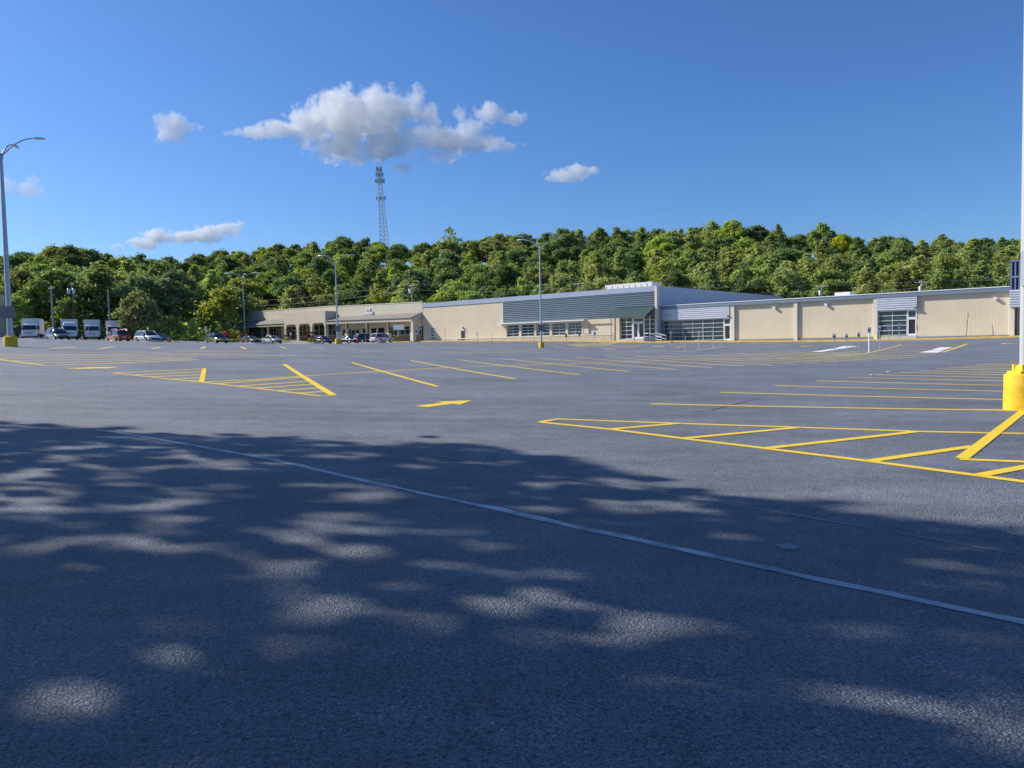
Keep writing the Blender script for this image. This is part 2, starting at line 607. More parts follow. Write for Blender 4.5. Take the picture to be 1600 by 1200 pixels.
def drape_poly(pts2, name, m, lift=0.004):
    V = [(p[0], p[1], float(lot_z(p[0], p[1])) + lift) for p in pts2]
    me = bpy.data.meshes.new(name)
    me.from_pydata(V, [], [tuple(range(len(V)))])
    me.materials.append(m)
    return link_mesh(name, me, lot)

# angled stalls to the right of the near aisle
for a, b in [((1017, 631), (1590, 641.3)), ((1125, 613), (1600, 625)), ((1209, 602.4), (1600, 612)), ((1276, 595.3), (1600, 602.9)),
             ((1324, 589.6), (1600, 596)), ((1368, 585.4), (1600, 590.8)), ((1406, 582), (1600, 586.4)), ((1435, 579.2), (1600, 583)),
             ((1462, 576.4), (1600, 579.5)), ((1485, 574), (1600, 576.5)), ((1505, 572), (1600, 574)), ((1523, 570), (1600, 571.5)),
             ((1540, 568), (1600, 569.2)), ((1575, 565.6), (1610, 566))]:
    stripe([a, b], 0.20)
# hatched island in the near right
B = 0.165
stripe([(844, 659.5), (871, 654.8), (1063, 661.8), (1251, 668), (1436, 674.4), (1600, 677.6), (1700, 680), (2000, 689)], B, 'hatch_border')
stripe([(844, 660), (954, 671), (1068, 685.5), (1196, 701), (1358, 721), (1529, 743.5), (1600, 753), (1720, 769), (2000, 806), (2300, 846)], B, 'hatch_border', lift=0.006)
for a, b in [((954, 671), (1063, 661.8)), ((1068, 685.5), (1251, 668)), ((1196, 701), (1436, 674.4)), ((1358, 721), (1522, 697.6)),
             ((1529, 743.5), (1640, 723))]:
    stripe([a, b], B, 'hatch_line', lift=0.008)
stripe([(1503, 717), (1606, 637)], 0.16, 'hatch_border', lift=0.010)
stripe([(1499, 717.8), (1700, 726), (1960, 736)], B, 'hatch_border', lift=0.006)
# stalls in the middle block
stripe([(444, 569.3), (521, 618)], 0.22, 'hatch_border', lift=0.008)
A_ST = [((549.6, 566.5), (683, 603.7)), ((641.5, 563.3), (806, 592.3)), ((717.6, 562.2), (906, 585.6)), ((784.5, 560.3), (983.5, 580.5)),
        ((843, 559.4), (1056, 577.3)), ((898, 558.4), (1113, 574.6)), ((947, 557.4), (1163, 572)), ((990, 556.4), (1205, 570)),
        ((1030, 555.6), (1240, 568.4)), ((1062, 554.8), (1280, 567)), ((1095, 554), (1310, 565.3)), ((1124, 553), (1338, 564)),
        ((1152, 552.2), (1362, 563)), ((1180, 551.4), (1386, 561.8)), ((1206, 550.6), (1410, 560.4)), ((1232, 549.8), (1434, 559)),
        ((1300, 551.2), (1450, 556.5)), ((1322, 549), (1464, 553.6)), ((1345, 546.5), (1478, 549.6))]
for a, b in A_ST:
    stripe([a, b], 0.20)
stripe([(316, 597.2), (400, 593), (470, 588), (597, 580), (715, 573.8), (820, 570.4), (942, 566.8), (1036, 563.4), (1150, 560.8), (1254, 560),
        (1289, 558.8), (1316, 556.6), (1357, 551.4), (1392, 543.3), (1408, 538.8)], 0.18, 'stall_line', lift=0.006)
stripe([(1408, 538.6), (1511, 537.4), (1473, 550.5)], 0.22, 'hatch_border')
for a, b in [((1400, 541), (1500, 541)), ((1385, 545), (1489, 545)), ((1312, 540.5), (1406, 539.4)), ((1340, 543), (1392, 542.6))]:
    stripe([a, b], 0.19, 'hatch_line')
# left hatch triangles
stripe([(177, 583), (317.6, 597.6), (420, 609.2), (501, 619), (523, 617.4)], B, 'hatch_border', lift=0.006)
stripe([(177, 583), (319, 576.2)], 0.17, 'hatch_border', lift=0.006)
stripe([(319.5, 575.8), (315, 597)], 0.17, 'hatch_border', lift=0.009)
for a, b in [((210, 586.2), (318, 580.6)), ((236, 589), (317, 585.2)), ((270, 592.4), (316, 590)), ((294, 595), (315, 594)),
             ((340, 599.6), (475, 589.2)), ((372, 603.4), (483, 595.6)), ((400, 606.6), (490, 600.4)), ((432, 610.4), (497, 606.4)), ((466, 614.4), (506, 612))]:
    stripe([a, b], 0.19, 'hatch_line')
# far left hatch and rows
stripe([(-40, 558), (0, 562), (71, 571.2), (170, 568), (310, 561.8)], 0.22, 'hatch_border', lift=0.006)
for a, b in [((-20, 556.5), (330, 554.2)), ((-10, 559.6), (310, 557.4)), ((20, 563.4), (300, 559.6)), ((48, 567.6), (292, 561)), ((-40, 553.6), (400, 552.3)),
             ((130, 550.4), (420, 549)), ((280, 547), (600, 548.6)), ((180, 552.4), (584, 556)), ((300, 553.6), (508, 557)), ((290, 557), (412, 559))]:
    stripe([a, b], 0.19, 'hatch_line', M['yellow_worn'])
for a, b in [((64, 545.6), (119, 542.2)), ((155, 545), (178, 542)), ((236, 545), (250, 542.6)), ((314, 544.6), (321, 542)), ((376, 542), (385, 545.6)),
             ((437, 541.8), (448, 544.6)), ((485, 542.6), (505, 544.6)), ((531, 542.6), (556, 544.6))]:
    stripe([a, b], 0.24, 'stall_line', M['yellow_worn'])
# rows round the middle lamp and before the shops
rowm = [((560, 546), (640, 549)), ((600, 543.4), (672, 546.4)), ((640, 541.4), (715, 545)), ((690, 542), (762, 546.6)), ((773, 545), (811, 547.4)), ((823, 545.4), (862, 547.6)),
        ((640, 548.8), (745, 552)), ((700, 548.2), (800, 551.6)), ((760, 547.6), (850, 551)), ((930, 551.6), (1010, 553)), ((865, 541.6), (888, 544.4)), ((891, 544), (913, 546.4)),
        ((938, 543), (959, 546.4)), ((946, 549), (1050, 551.6)), ((990, 547.4), (1090, 549.8)), ((1122, 551), (1200, 551.6)), ((1124, 547.6), (1200, 547.4)),
        ((1140, 544.2), (1212, 543.6)), ((1168, 549.4), (1250, 549.8)), ((1246, 552.4), (1330, 555)), ((1262, 549.6), (1350, 552.2))]
for a, b in rowm:
    stripe([a, b], 0.18, 'stall_line', M['yellow_worn'])
stripe([(600, 552.5), (760, 551), (900, 549), (1053, 549.6), (1093, 546.8), (1134, 541.4)], 0.18, 'stall_line', M['yellow_worn'], 0.006)
stripe([(1052, 543.6), (1071, 540.9), (1219, 540.6)], 0.22, 'hatch_border')
stripe([(886, 538.4), (930, 536.4), (966, 535.2)], 0.22, 'hatch_border')
stripe([(886, 538.4), (910, 542), (934, 541), (966, 535.2)], 0.22, 'hatch_border', lift=0.006)
for k in range(5):
    stripe([(893 + 4 * k, 539.4 + 0.5 * k), (920 + 10 * k, 536.8 - 0.3 * k)], 0.2, 'hatch_line', M['yellow_worn'], 0.008)
stripe([(946, 540), (1001, 540), (978, 543), (946, 540)], 0.2, 'hatch_border', lift=0.006)
for k in range(3):
    stripe([(956 + 7 * k, 540.8 + 0.6 * k), (994 - 5 * k, 540.8 + 0.6 * k)], 0.2, 'hatch_line', M['yellow_worn'], 0.008)
# white access aisles
for quad in ([(1267, 549.8), (1284, 549.8), (1314, 545.2), (1300, 545.0)], [(1302, 544.6), (1316, 544.8), (1340, 541), (1318, 540.8)],
             [(1436, 551), (1466, 551), (1474, 547.6), (1452, 547.4)], [(1455, 546.8), (1475, 547), (1489, 542.6), (1468, 542.8)]):
    drape_poly([ground(*q)[:2] for q in quad], 'access_aisle_paint', M['white_paint'], 0.006)
# arrows
def arrow(tail, head, w=0.30, hw=0.95, hl=1.5):
    t, h = ground(*tail)[:2], ground(*head)[:2]
    d = (h - t) / np.linalg.norm(h - t)
    s = np.array([-d[1], d[0]])
    n = h - d * hl
    pts = [t + s * w / 2, n + s * w / 2, n + s * hw / 2, h, n - s * hw / 2, n - s * w / 2, t - s * w / 2]
    drape_poly(pts, 'painted_arrow', M['yellow'], 0.006)
drape_poly([ground(*q)[:2] for q in [(648, 634.7), (692, 629.7), (678, 628.3), (737.5, 625.7), (719, 632.4), (706, 631.1), (668, 636.4)]], 'painted_arrow', M['yellow'], 0.006)
arrow((113, 576.3), (188, 573.4), 0.6, 1.2, 1.3)
arrow((1022, 541.6), (1036, 540.8), 0.9, 1.8, 1.6)
arrow((1264, 540.7), (1251, 541.5), 0.9, 1.8, 1.6)
arrow((1578, 536.9), (1565, 536.6), 0.9, 1.8, 1.6)
# old pale line and seams in the foreground
fl = [ground(*p)[:2] for p in [(150, 671), (235, 684), (420, 717), (600, 758), (800, 801), (1000, 845), (1200, 888), (1400, 931), (1600, 972), (1750, 1003), (2050, 1066), (2500, 1160)]]
drape(fl, 0.095, 'faded_line', M['old_line'], 0.004, ragged=.7)
fl = [ground(*p)[:2] for p in [(560, 690), (800, 734), (1000, 766), (1250, 806), (1600, 868), (1700, 886), (2300, 990)]]
drape(fl, 0.03, 'pavement_seam', M['seam'], 0.004, ragged=.8)
drape_poly([ground(*q)[:2] for q in [(1212, 852), (1232, 849.5), (1252, 855), (1240, 860), (1222, 858)]], 'faded_patch', M['seam'], 0.004)
fl = [ground(*p)[:2] for p in [(1036, 640), (1060, 642.5), (1085, 644), (1110, 641.5), (1140, 634), (1172, 625.5), (1190, 622)]]
drape(fl, 0.04, 'pavement_crack', M['crack'], 0.003, ragged=.8)
fl = [ground(*p)[:2] for p in [(500, 594), (560, 600), (640, 606)]]
drape(fl, 0.04, 'pavement_seam', M['seam'], 0.003)

# ------------------------------------------------------------------ facade frame
TH = math.radians(-41.5)                    # shop fronts run this way
SDIR = np.array([math.cos(TH), math.sin(TH), 0])
NDIR = np.array([-math.sin(TH), math.cos(TH), 0])     # into the building
CORNER = np.array([21.6, 113.3, 0.0])
O1 = CORNER - SDIR * 51.2                    # left end of the tall store
def loc_(px, py, yoff=0.0):
    """s, z of the sight line on the facade plane set yoff behind the tall store's front"""
    d = ray(px, py)
    t = ((O1 + NDIR * yoff - CAM) @ NDIR) / (d @ NDIR)
    p = CAM + d * t
    return float((p - O1) @ SDIR), float(p[2])
def S(px, yoff=0.0):
    return loc_(px, 500, yoff)[0]
def Z(px, py, yoff=0.0):
    return loc_(px, py, yoff)[1]
def lotl(s, y):
    p = O1 + SDIR * s + NDIR * y
    return float(lot_z(p[0], p[1]))
def building(name, label):
    return thing(name, label, 'building', O1, TH)

def corrugated(s0, s1, y, z0, z1, period, amp):
    """horizontal rib sheet; y is its back plane, ribs stand out towards -y"""
    mb = MB()
    n = max(2, int(round((z1 - z0) / period)))
    prof = []
    for k in range(n):
        za = z0 + (z1 - z0) * k / n
        p = (z1 - z0) / n
        prof += [(y, za), (y - amp, za + p * 0.28), (y - amp, za + p * 0.60), (y, za + p * 0.88)]
    prof.append((y, z1))
    V = [(s, a, b) for a, b in prof for s in (s0, s1)]
    F = [(2 * i, 2 * i + 1, 2 * i + 3, 2 * i + 2) for i in range(len(prof) - 1)]
    mb.poly(V, F)
    return mb
def ribbed(s0, s1, y, z0, z1, period=0.28, amp=0.011):
    mb = MB()
    n = max(1, int(round((s1 - s0) / period)))
    pts = []
    for k in range(n):
        a = s0 + (s1 - s0) * k / n
        p = (s1 - s0) / n
        pts += [(a, y), (a + p * .38, y), (a + p * .52, y - amp), (a + p * .86, y - amp)]
    pts.append((s1, y))
    V = [(a, b, z) for a, b in pts for z in (z0, z1)]
    mb.poly(V, [(2 * i, 2 * i + 2, 2 * i + 3, 2 * i + 1) for i in range(len(pts) - 1)])
    return mb
def glazing(parent, s0, s1, z0, z1, y, cols, rows, fm, gm, fw=0.07, vw=None, name='window', fy=0.10):
    """frame with its panes; fw = bar width"""
    vw = vw if vw is not None else [fw] * (cols - 1)
    f = MB()
    f.box(s0, s1, y - fy, y + .02, z0, z0 + fw).box(s0, s1, y - fy, y + .02, z1 - fw, z1)
    f.box(s0, s0 + fw, y - fy + .003, y + .02, z0 + fw, z1 - fw).box(s1 - fw, s1, y - fy + .003, y + .02, z0 + fw, z1 - fw)
    for k in range(1, rows):
        zz = z0 + (z1 - z0) * k / rows
        f.box(s0 + fw, s1 - fw, y - fy + .006, y + .02, zz - fw / 2, zz + fw / 2)
    for k in range(1, cols):
        ss = s0 + (s1 - s0) * k / cols
        f.box(ss - vw[k - 1] / 2, ss + vw[k - 1] / 2, y - fy + .012, y + .018, z0 + fw, z1 - fw)
    w = f.obj(name, fm, parent)
    ps, pz = (s1 - s0) / cols, (z1 - z0) / rows
    pm = MB().box(-ps / 2 + .01, ps / 2 - .01, -.012, .012, -pz / 2 + .01, pz / 2 - .01).mesh('pane', gm)
    for i in range(cols):
        for j in range(rows):
            p = link_mesh('pane', pm, w)
            p.location = (s0 + ps * (i + .5), y + .0, z0 + pz * (j + .5))
            p.rotation_euler = (random.uniform(-.004, .004), 0, random.uniform(-.006, .006))
    return w
def door(parent, s0, s1, z0, z1, y, fm, gm, handle_side=1, fw=0.12):
    f = MB()
    f.box(s0, s0 + fw, y - .08, y + .02, z0, z1).box(s1 - fw, s1, y - .08, y + .02, z0, z1)
    f.box(s0 + fw, s1 - fw, y - .078, y + .02, z1 - fw, z1).box(s0 + fw, s1 - fw, y - .078, y + .02, z0, z0 + fw * 1.6)
    d = f.obj('door', fm, parent)
    MB().box(s0 + fw, s1 - fw, y - .03, y, z0 + fw * 1.6, z1 - fw).obj('pane', gm, d)
    hs = s1 - fw * .9 if handle_side > 0 else s0 + fw * .9
    MB().tube([(hs, y - .14, z0 + .8), (hs, y - .14, z0 + 1.35)], .025, 6).obj('handle', M['alu'], d)
    return d
def wall_lamp(parent, s, z, y):
    h = MB().box(s - .16, s + .16, y - .34, y - .06, z - .10, z + .14, z + .14).obj('wall_lamp', M['white_metal'], parent)
    MB().box(s - .06, s + .06, y - .06, y + .01, z - .05, z + .08).obj('bracket', M['white_metal'], h)

# ---- tall store
T = building('store_building', 'tall cream store with blue grey corrugated band and green awning at its door')
zt = 8.32 + 1.6
sE = 51.2
s786, s1023 = S(786.3), S(1023.6)
zfb = zt - 0.78                                                    # under the fascia
MB().box(0, s786 - .01, 0, .35, -1.5, zfb).obj('wall', M['cream'], T)
MB().box(-.1, sE, -.10, .42, zfb, zt).obj('fascia', M['fascia'], T)
zc0 = Z(786.5, 505.2)
corrugated(s786 + .04, s1023, .02, zc0, zfb - .005, 0.30, 0.09).obj('corrugated_panel', M['corr_dark'], T)
MB().box(s786, sE, .05, .35, zc0 + .003, zfb - .003).obj('wall', M['cream'], T)
MB().box(s786 - .12, s786 + .03, -.06, .03, zc0, zfb).obj('trim_strip', M['trim'], T)
sw = [(791.3, 810.3), (814, 834), (837.4, 858.4), (862, 883.3), (887, 909)]
zw1, zw0 = Z(791.3, 508.2), Z(791.3, 526.6)
s911, s960 = S(911.5), S(960)
zwl = zw0
prev = s786
for a, b in sw:
    a_, b_ = S(a), S(b)
    MB().box(prev, a_ - .002, 0, .35, -1.5, zc0).obj('wall', M['cream'], T)
    MB().box(a_, b_, .0, .35, -1.5, zw0).obj('wall', M['cream'], T)
    MB().box(a_, b_, .0, .35, zw1 + .002, zc0).obj('wall', M['cream'], T)
    glazing(T, a_ + .02, b_ - .02, zw0 + .01, zw1 - .01, .22, 2, 4, M['frame'], M['glass_teal'], .075, [.05])
    prev = b_ + .002
MB().box(prev, s911, -.06, .35, -1.5, zc0).obj('pilaster', M['cream'], T)
MB().box(s911 + .002, s960, .16, .35, -1.5, zc0).obj('wall', M['cream'], T)
MB().box(s911 + .004, s960, -.02, .155, zc0 - .75, zc0 - .003).obj('trim_strip', M['cream'], T)
MB().box(s911 + .004, s911 + 1.0, -.02, .155, zw0 + .13, zc0 - .755).obj('pilaster', M['cream'], T)
MB().box(s960 - .3, s960, -.05, .155, zw0 + .13, zc0 - .76).obj('pilaster', M['cream'], T)
# window canopy slab
MB().box(S(778, -.7), S(911, -.7) + .2, -.75, -.005, zc0 - .16, zc0 + .0).obj('canopy_slab', M['white_metal'], T)
# ledge and stone band
MB().box(S(692) + .0, s960 - .003, -.12, -.003, zw0 - .14, zw0 + .02).obj('ledge', M['trim'], T)
MB().box(S(692) + .0, s960 - .004, -.07, -.004, -1.5, zw0 - .145).obj('stone_band', M['stone'], T)
s963, s968 = S(962.8), S(968.4)
MB().box(s960 + .003, s963, .1, .35, -1.5, zc0).obj('wall', M['cream'], T)
MB().tube([(s960 + .16, .02, -.2), (s960 + .16, .02, zc0 - .02)], .12, 8).obj('downspout', M['grey_box'], T)
MB().box(s963, s968, -.12, .35, -1.5, zc0 + .0).obj('pilaster', M['cream'], T)
# entrance
zg = Z(985, 529.4)
s986, s1005 = S(986.6), S(1005.2)
zen = Z(969, 497.0)
MB().box(s968 + .002, s1023, .40, .62, zen - .02, zc0 + 3).obj('wall', M['dark_door'], T)
glazing(T, s968 + .01, s986, zg, zen - .02, .34, 2, 5, M['frame'], M['glass'], .085, [.05])
zd = Z(987, 504.4)
smid = (s986 + s1005) / 2
door(T, s986 + .01, smid - .005, zg, zd, .33, M['white_metal'], M['glass'], 1, .16)
door(T, smid + .005, s1005 - .01, zg, zd, .33, M['white_metal'], M['glass'], -1, .16)
glazing(T, s986 + .005, s1005 - .005, zd + .01, zen - .02, .34, 1, 1, M['white_metal'], M['glass'], .14)
glazing(T, s1005 + .003, S(1022.6), zg, zen + .35, .34, 2, 5, M['frame'], M['glass'], .085, [.2])
MB().box(s968, sE - .55, -.1, .33, zg - .4, zg - .01).obj('door_step', M['concrete'], T)
# corner pilaster, end wall and roof
MB().box(s1023 + .05, sE + .02, -.16, .42, -1.5, zt - .02).obj('pilaster', M['trim'], T)
MB().box(sE - .3, sE, .43, 46, -1.5, zt - .01).obj('side_wall', M['fascia'], T)
MB().box(.2, sE - .31, .43, 46, zt - 1.0, zt - .45).obj('roof', M['roof'], T)
MB().box(-.1, .19, .43, 46, -1.5, zt - .02).obj('side_wall', M['cream'], T)
MB().box(.2, sE - .31, 45.6, 45.99, -1.5, zt - .46).obj('rear_wall', M['cream'], T)
# green awning (shed roof)
aL, aR = S(966), S(1023.4)
za = Z(966, 482.0)
awf = -2.5
zaf = Z(950, 497.4, awf)
aw = MB().poly([(aL, -.02, za), (aR, -.02, za), (aR, awf, zaf + .25), (aL, awf, zaf + .25), (aL, -.02, za - .12), (aR, -.02, za - .12), (aR, awf, zaf), (aL, awf, zaf)],
               [(0, 3, 2, 1), (4, 5, 6, 7), (3, 7, 6, 2), (1, 2, 6, 5), (0, 4, 7, 3), (0, 1, 5, 4)]).obj('awning', M['green_metal'], T)
for k in range(15):
    ss = aL + (aR - aL) * k / 14
    MB().poly([(ss - .03, -.02, za), (ss + .03, -.02, za), (ss + .03, awf, zaf + .25), (ss - .03, awf, zaf + .25),
               (ss - .03, -.02, za + .06), (ss + .03, -.02, za + .06), (ss + .03, awf, zaf + .31), (ss - .03, awf, zaf + .31)],
              [(4, 7, 6, 5), (0, 1, 5, 4), (3, 2, 6, 7), (0, 4, 7, 3), (1, 2, 6, 5)]).obj('seam', M['green_metal'], aw)
for ss in (aL + .2, aR - 2.2):
    MB().tube([(ss, awf + .25, zg - .3), (ss, awf + .25, zaf)], .07, 8).obj('post', M['fascia'], T)
MB().box(S(870), S(945), 14, 17, zt - .5, Z(905, 449, 14)).obj('rooftop_unit', M['roof'], T)
for k in range(8):
    a = S(870) + (S(945) - S(870)) * k / 8
    MB().box(a + .1, a + .25, 13.93, 13.995, zt - .4, Z(905, 451, 14)).obj('rooftop_unit_rib', M['alu'], T)
# small left window and side door
for k in range(4):
    z1_ = Z(672.3, 512.4 + 4.7 * k)
    z0_ = Z(672.3, 512.4 + 4.7 * k + 3.6)
    glazing(T, S(672.3), S(679.4), z0_, z1_, -.01, 1, 1, M['white_metal'], M['glass'], .09, name='slot_window', fy=.05)
zds, zdt = Z(720, 534.5), Z(720, 516.8)
d_ = MB().box(S(719), S(727.4), -.05, -.005, zds, zdt + .12).obj('door_frame', M['trim'], T)
MB().box(S(720.2), S(726.2), -.07, -.051, zds, zdt).obj('door_leaf', M['dark_door'], d_)
wall_lamp(T, S(722.5), Z(722.5, 511.3), 0)
MB().box(S(710), S(719) - .1, -.65, -.13, zds - .3, zds + .55).obj('planter_box', M['concrete'], T)

# ---- low wing to the right
R = building('store_wing', 'low ribbed cream store wing with two glazed storefronts right of the tall store')
Y2 = 1.35
sR0 = sE + .02
sR1 = S(1592, Y2) + 9
ze = 5.40 + 1.6
MB().box(sR0, sR1, Y2 - .32, Y2 + .35, ze - .52, ze - .07).obj('fascia', M['wing_fascia'], R)
MB().box(sR0, sR1, Y2 - .37, Y2 + .42, ze - .067, ze + .03).obj('roof_edge', M['white_metal'], R)
MB().box(sR0, sR1, Y2 + .43, Y2 + 42, ze - .5, ze - .12).obj('roof', M['roof'], R)
MB().box(sR0, sR1, Y2 + 41.5, Y2 + 41.9, -1.5, ze - .51).obj('rear_wall', M['cream'], R)
zwt = ze - .525
def seg(a, b, y=Y2, z0=-1.5, z1=zwt, amp=.006):
    MB().box(a, b, y + .06, y + .34, z0, z1).obj('wall', M['cream'], R)
    ribbed(a, b, y + .055, z0, z1, .28, amp).obj('ribbed_facing', M['cream'], R)
def pil(a, b, y=Y2):
    MB().box(a, b, y - .22, y + .34, -1.5, zwt - .003).obj('pilaster', M['trim'], R)
def storefront(pa, pb, top_y, bot_y, cols, rows, vws, door_px, panel_px, panel_bot, trans_bot):
    a, b = S(pa, Y2), S(pb, Y2)
    z1_, z0_ = Z(pa, top_y, Y2), Z(pa, bot_y, Y2)
    glazing(R, a, b, z0_, z1_, Y2 + .1, cols, rows, M['frame'], M['glass_teal'], .075, vws)
    da, db = S(door_px[0], Y2), S(door_px[1], Y2)
    glazing(R, b + .01, db, Z(door_px[0], trans_bot, Y2), z1_, Y2 + .1, 1, 1, M['white_metal'], M['glass_teal'], .12)
    door(R, b + .02, db - .01, z0_ - .05, Z(door_px[0], trans_bot, Y2) - .01, Y2 + .1, M['white_metal'], M['black'], 1, .14)
    pa_, pb_ = S(panel_px[0], Y2 - .25), S(panel_px[1], Y2 - .25)
    zb = Z(panel_px[0], panel_bot, Y2 - .25)
    MB().box(pa_, pb_, Y2 - .20, Y2 + .04, zb, zwt - .01).obj('panel_box', M['corr_light'], R)
    corrugated(pa_, pb_, Y2 - .205, zb, zwt - .012, .27, .09).obj('corrugated_panel', M['corr_light'], R)
    MB().box(a, db, Y2 + .06, Y2 + .34, zb - .0, zwt).obj('wall', M['cream'], R)
    MB().box(a, db, Y2 - .05, Y2 + .3, -1.5, z0_ - .06).obj('door_step', M['concrete'], R)
    MB().box(pb_ - .35, pb_ - .1, Y2 - .42, Y2 - .27, zb + .2, zb + .38).obj('panel_lamp', M['grey_box'], R)
    return a, db
g1 = storefront(1036.6, 1130.8, 501.4, 533.2, 6, 5, [.04, .075, .04, .075, .04], (1131.5, 1141.8), (1033.5, 1139.8), 501.3, 507.6)
s1143, s1149 = S(1142.4, Y2), S(1147.2, Y2)
MB().box(g1[1] + .003, s1143, Y2 + .0, Y2 + .34, -1.5, zwt).obj('wall', M['cream'], R)
pil(s1143, s1143 + .55)
s1241, s1366 = S(1240.4, Y2 - .2), S(1364.8, Y2 - .2)
seg(s1143 + .552, s1241)
pil(s1241 + .002, s1241 + .45)
seg(s1241 + .452, s1366)
pil(s1366 + .002, s1366 + .45)
sg2 = S(1372, Y2)
MB().box(s1366 + .452, sg2 - .003, Y2 + .0, Y2 + .34, -1.5, zwt).obj('wall', M['cream'], R)
g2 = storefront(1372, 1417.4, 486.4, 524.8, 2, 5, [.06], (1418, 1432.4), (1369.5, 1432.6), 486.2, 497.2)
s1578 = S(1578, Y2 - .2)
seg(g2[1] + .003, s1578, amp=.006)
pil(s1578 + .002, s1578 + .42)
seg(s1578 + .422, sR1, Y2 + 1.1)
# far right entrance canopy with navy sign tower
ca, cb = S(1577, Y2 - .9), S(1577, Y2 - .9) + 6
zb_, zt_ = Z(1577, 480.5, Y2 - .9), Z(1577, 453.2, Y2 - .9)
MB().box(ca, cb, Y2 - .85, Y2 + 1.1, zb_, zt_).obj('panel_box', M['corr_light'], R)
corrugated(ca, cb, Y2 - .855, zb_, zt_ - .005, .26, .09).obj('corrugated_panel', M['corr_light'], R)
ta, tb = S(1577.4, Y2 - .6), S(1577.4, Y2 - .6) + 4.5
ztt = Z(1578, 409.5, Y2 - .6)
tw = MB().box(ta, tb, Y2 - .55, Y2 + .9, zt_ + .004, ztt).obj('sign_tower', M['navy'], R)
for k in range(12):
    a = ta + .05 + k * .38
    MB().box(a, a + .13, Y2 - .66, Y2 - .552, zt_ + .01, ztt).obj('batten', M['navy_light'], tw)
MB().box(ta, tb, Y2 - .68, Y2 - .551, ztt - 1.75, ztt - 1.55).obj('rail', M['navy_light'], tw)
MB().box(ta, tb, Y2 - .7, Y2 + .95, ztt + .002, ztt + .15).obj('cap', M['navy_light'], tw)
for px, py in ((1210.5, 480.8), (1291.5, 476.2), (1555, 466.4)):
    wall_lamp(R, S(px, Y2), Z(px, py, Y2), Y2 + .02)
MB().box(S(1304, 14), S(1328, 14), 14, 16.5, ze - .1, Z(1316, 456.6, 14)).obj('rooftop_unit', M['white_metal'], R)
# dark grey strips standing in for the shadow gap along the wall foot
MB().box(s1143 + .56, s1366, Y2 - .03, Y2 - .0, lotl(sR0 + 15, 0) - .5, lotl(sR0 + 15, 0) + .34).obj('shadow_gap_strip', M['grey_box'], R)
MB().box(g2[1] + .01, s1578, Y2 - .03, Y2 - .0, lotl(sR0 + 40, 0) - .5, lotl(sR0 + 40, 0) + .32).obj('shadow_gap_strip', M['grey_box'], R)

# ---- strip mall to the left
Mm = building('strip_mall', 'cream strip mall with shingled canopies and arches left of the tall store')
sm1, sm2 = S(658.5), S(524)
z658, z524, z382 = Z(658.5, 472.4), Z(524, 478.9), Z(382.5, 488.6)
s382 = S(382.5)
MB().box(sm2, -.12, 0, .4, Z(600, 512), z524, z658).obj('parapet_wall', M['cream_mall'], Mm)
MB().box(sm2, -.12, -.06, .46, z524 - .003, z524 + .12, z658 + .12, z658 - .003).obj('parapet_cap', M['trim'], Mm)
MB().box(s382, sm2 - .01, 0, .4, Z(450, 510), z382, z524 + .1).obj('parapet_wall', M['cream_mall'], Mm)
MB().box(s382, sm2 - .01, -.06, .46, z382 - .003, z382 + .14, z524 + .24, z524 + .097).obj('parapet_cap', M['trim'], Mm)
MB().box(s382, -.12, .5, 24, z382 - 1.6, z382 - 1.3, z658 - 1.0, z658 - 1.3).obj('roof', M['roof'], Mm)
MB().box(s382, s382 + .3, .41, 24, 0, z382 - .02).obj('side_wall', M['cream_mall'], Mm)
MB().box(s382, -.12, 23.5, 23.9, 0, z382 - 1.7).obj('rear_wall', M['cream_mall'], Mm)
CD = -2.5
def shed(sa, sb, zra, zrb, zea, zeb, fas=.55, end=True):
    """shingled canopy: ridge at the wall, eave at CD"""
    c = MB().poly([(sa, 0, zra), (sb, 0, zrb), (sb, CD - .2, zeb), (sa, CD - .2, zea), (sa, 0, zra - .15), (sb, 0, zrb - .15), (sb, CD - .2, zeb - .12), (sa, CD - .2, zea - .12)],
                  [(0, 3, 2, 1), (4, 5, 6, 7), (3, 7, 6, 2), (1, 2, 6, 5), (0, 4, 7, 3)]).obj('canopy_roof', M['shingle'], Mm)
    MB().box(sa + .05, sb - .05, CD - .05, CD + .2, zea - .12 - fas, zea - .125, zeb - .125, zeb - .12 - fas).obj('canopy_fascia', M['cream_mall'], Mm)
    MB().box(sa + .05, sb - .05, CD + .205, -.01, zea - .13 - fas, zea - fas - .05, zeb - fas - .05, zeb - .13 - fas).obj('canopy_soffit', M['trim'], Mm)
    if end:
        MB().poly([(sb - .04, 0, zrb - .16), (sb - .04, CD, zeb - .13), (sb - .04, CD, zeb - .12 - fas), (sb - .04, 0, zeb - .12 - fas),
                   (sb - .2, 0, zrb - .16), (sb - .2, CD, zeb - .13), (sb - .2, CD, zeb - .12 - fas), (sb - .2, 0, zeb - .12 - fas)],
                  [(0, 3, 2, 1), (4, 5, 6, 7), (0, 1, 5, 4), (1, 2, 6, 5), (2, 3, 7, 6)]).obj('canopy_gable', M['cream_mall'], Mm)
s509 = S(509, CD)
zr1, zr2 = Z(531, 494.8), Z(657, 488.2)
zeA, zeB = Z(520, 500.6, CD - .2), Z(643, 496.2, CD - .2)
shed(s509 + .1, -.35, zr1, zr2, zeA, zeB)
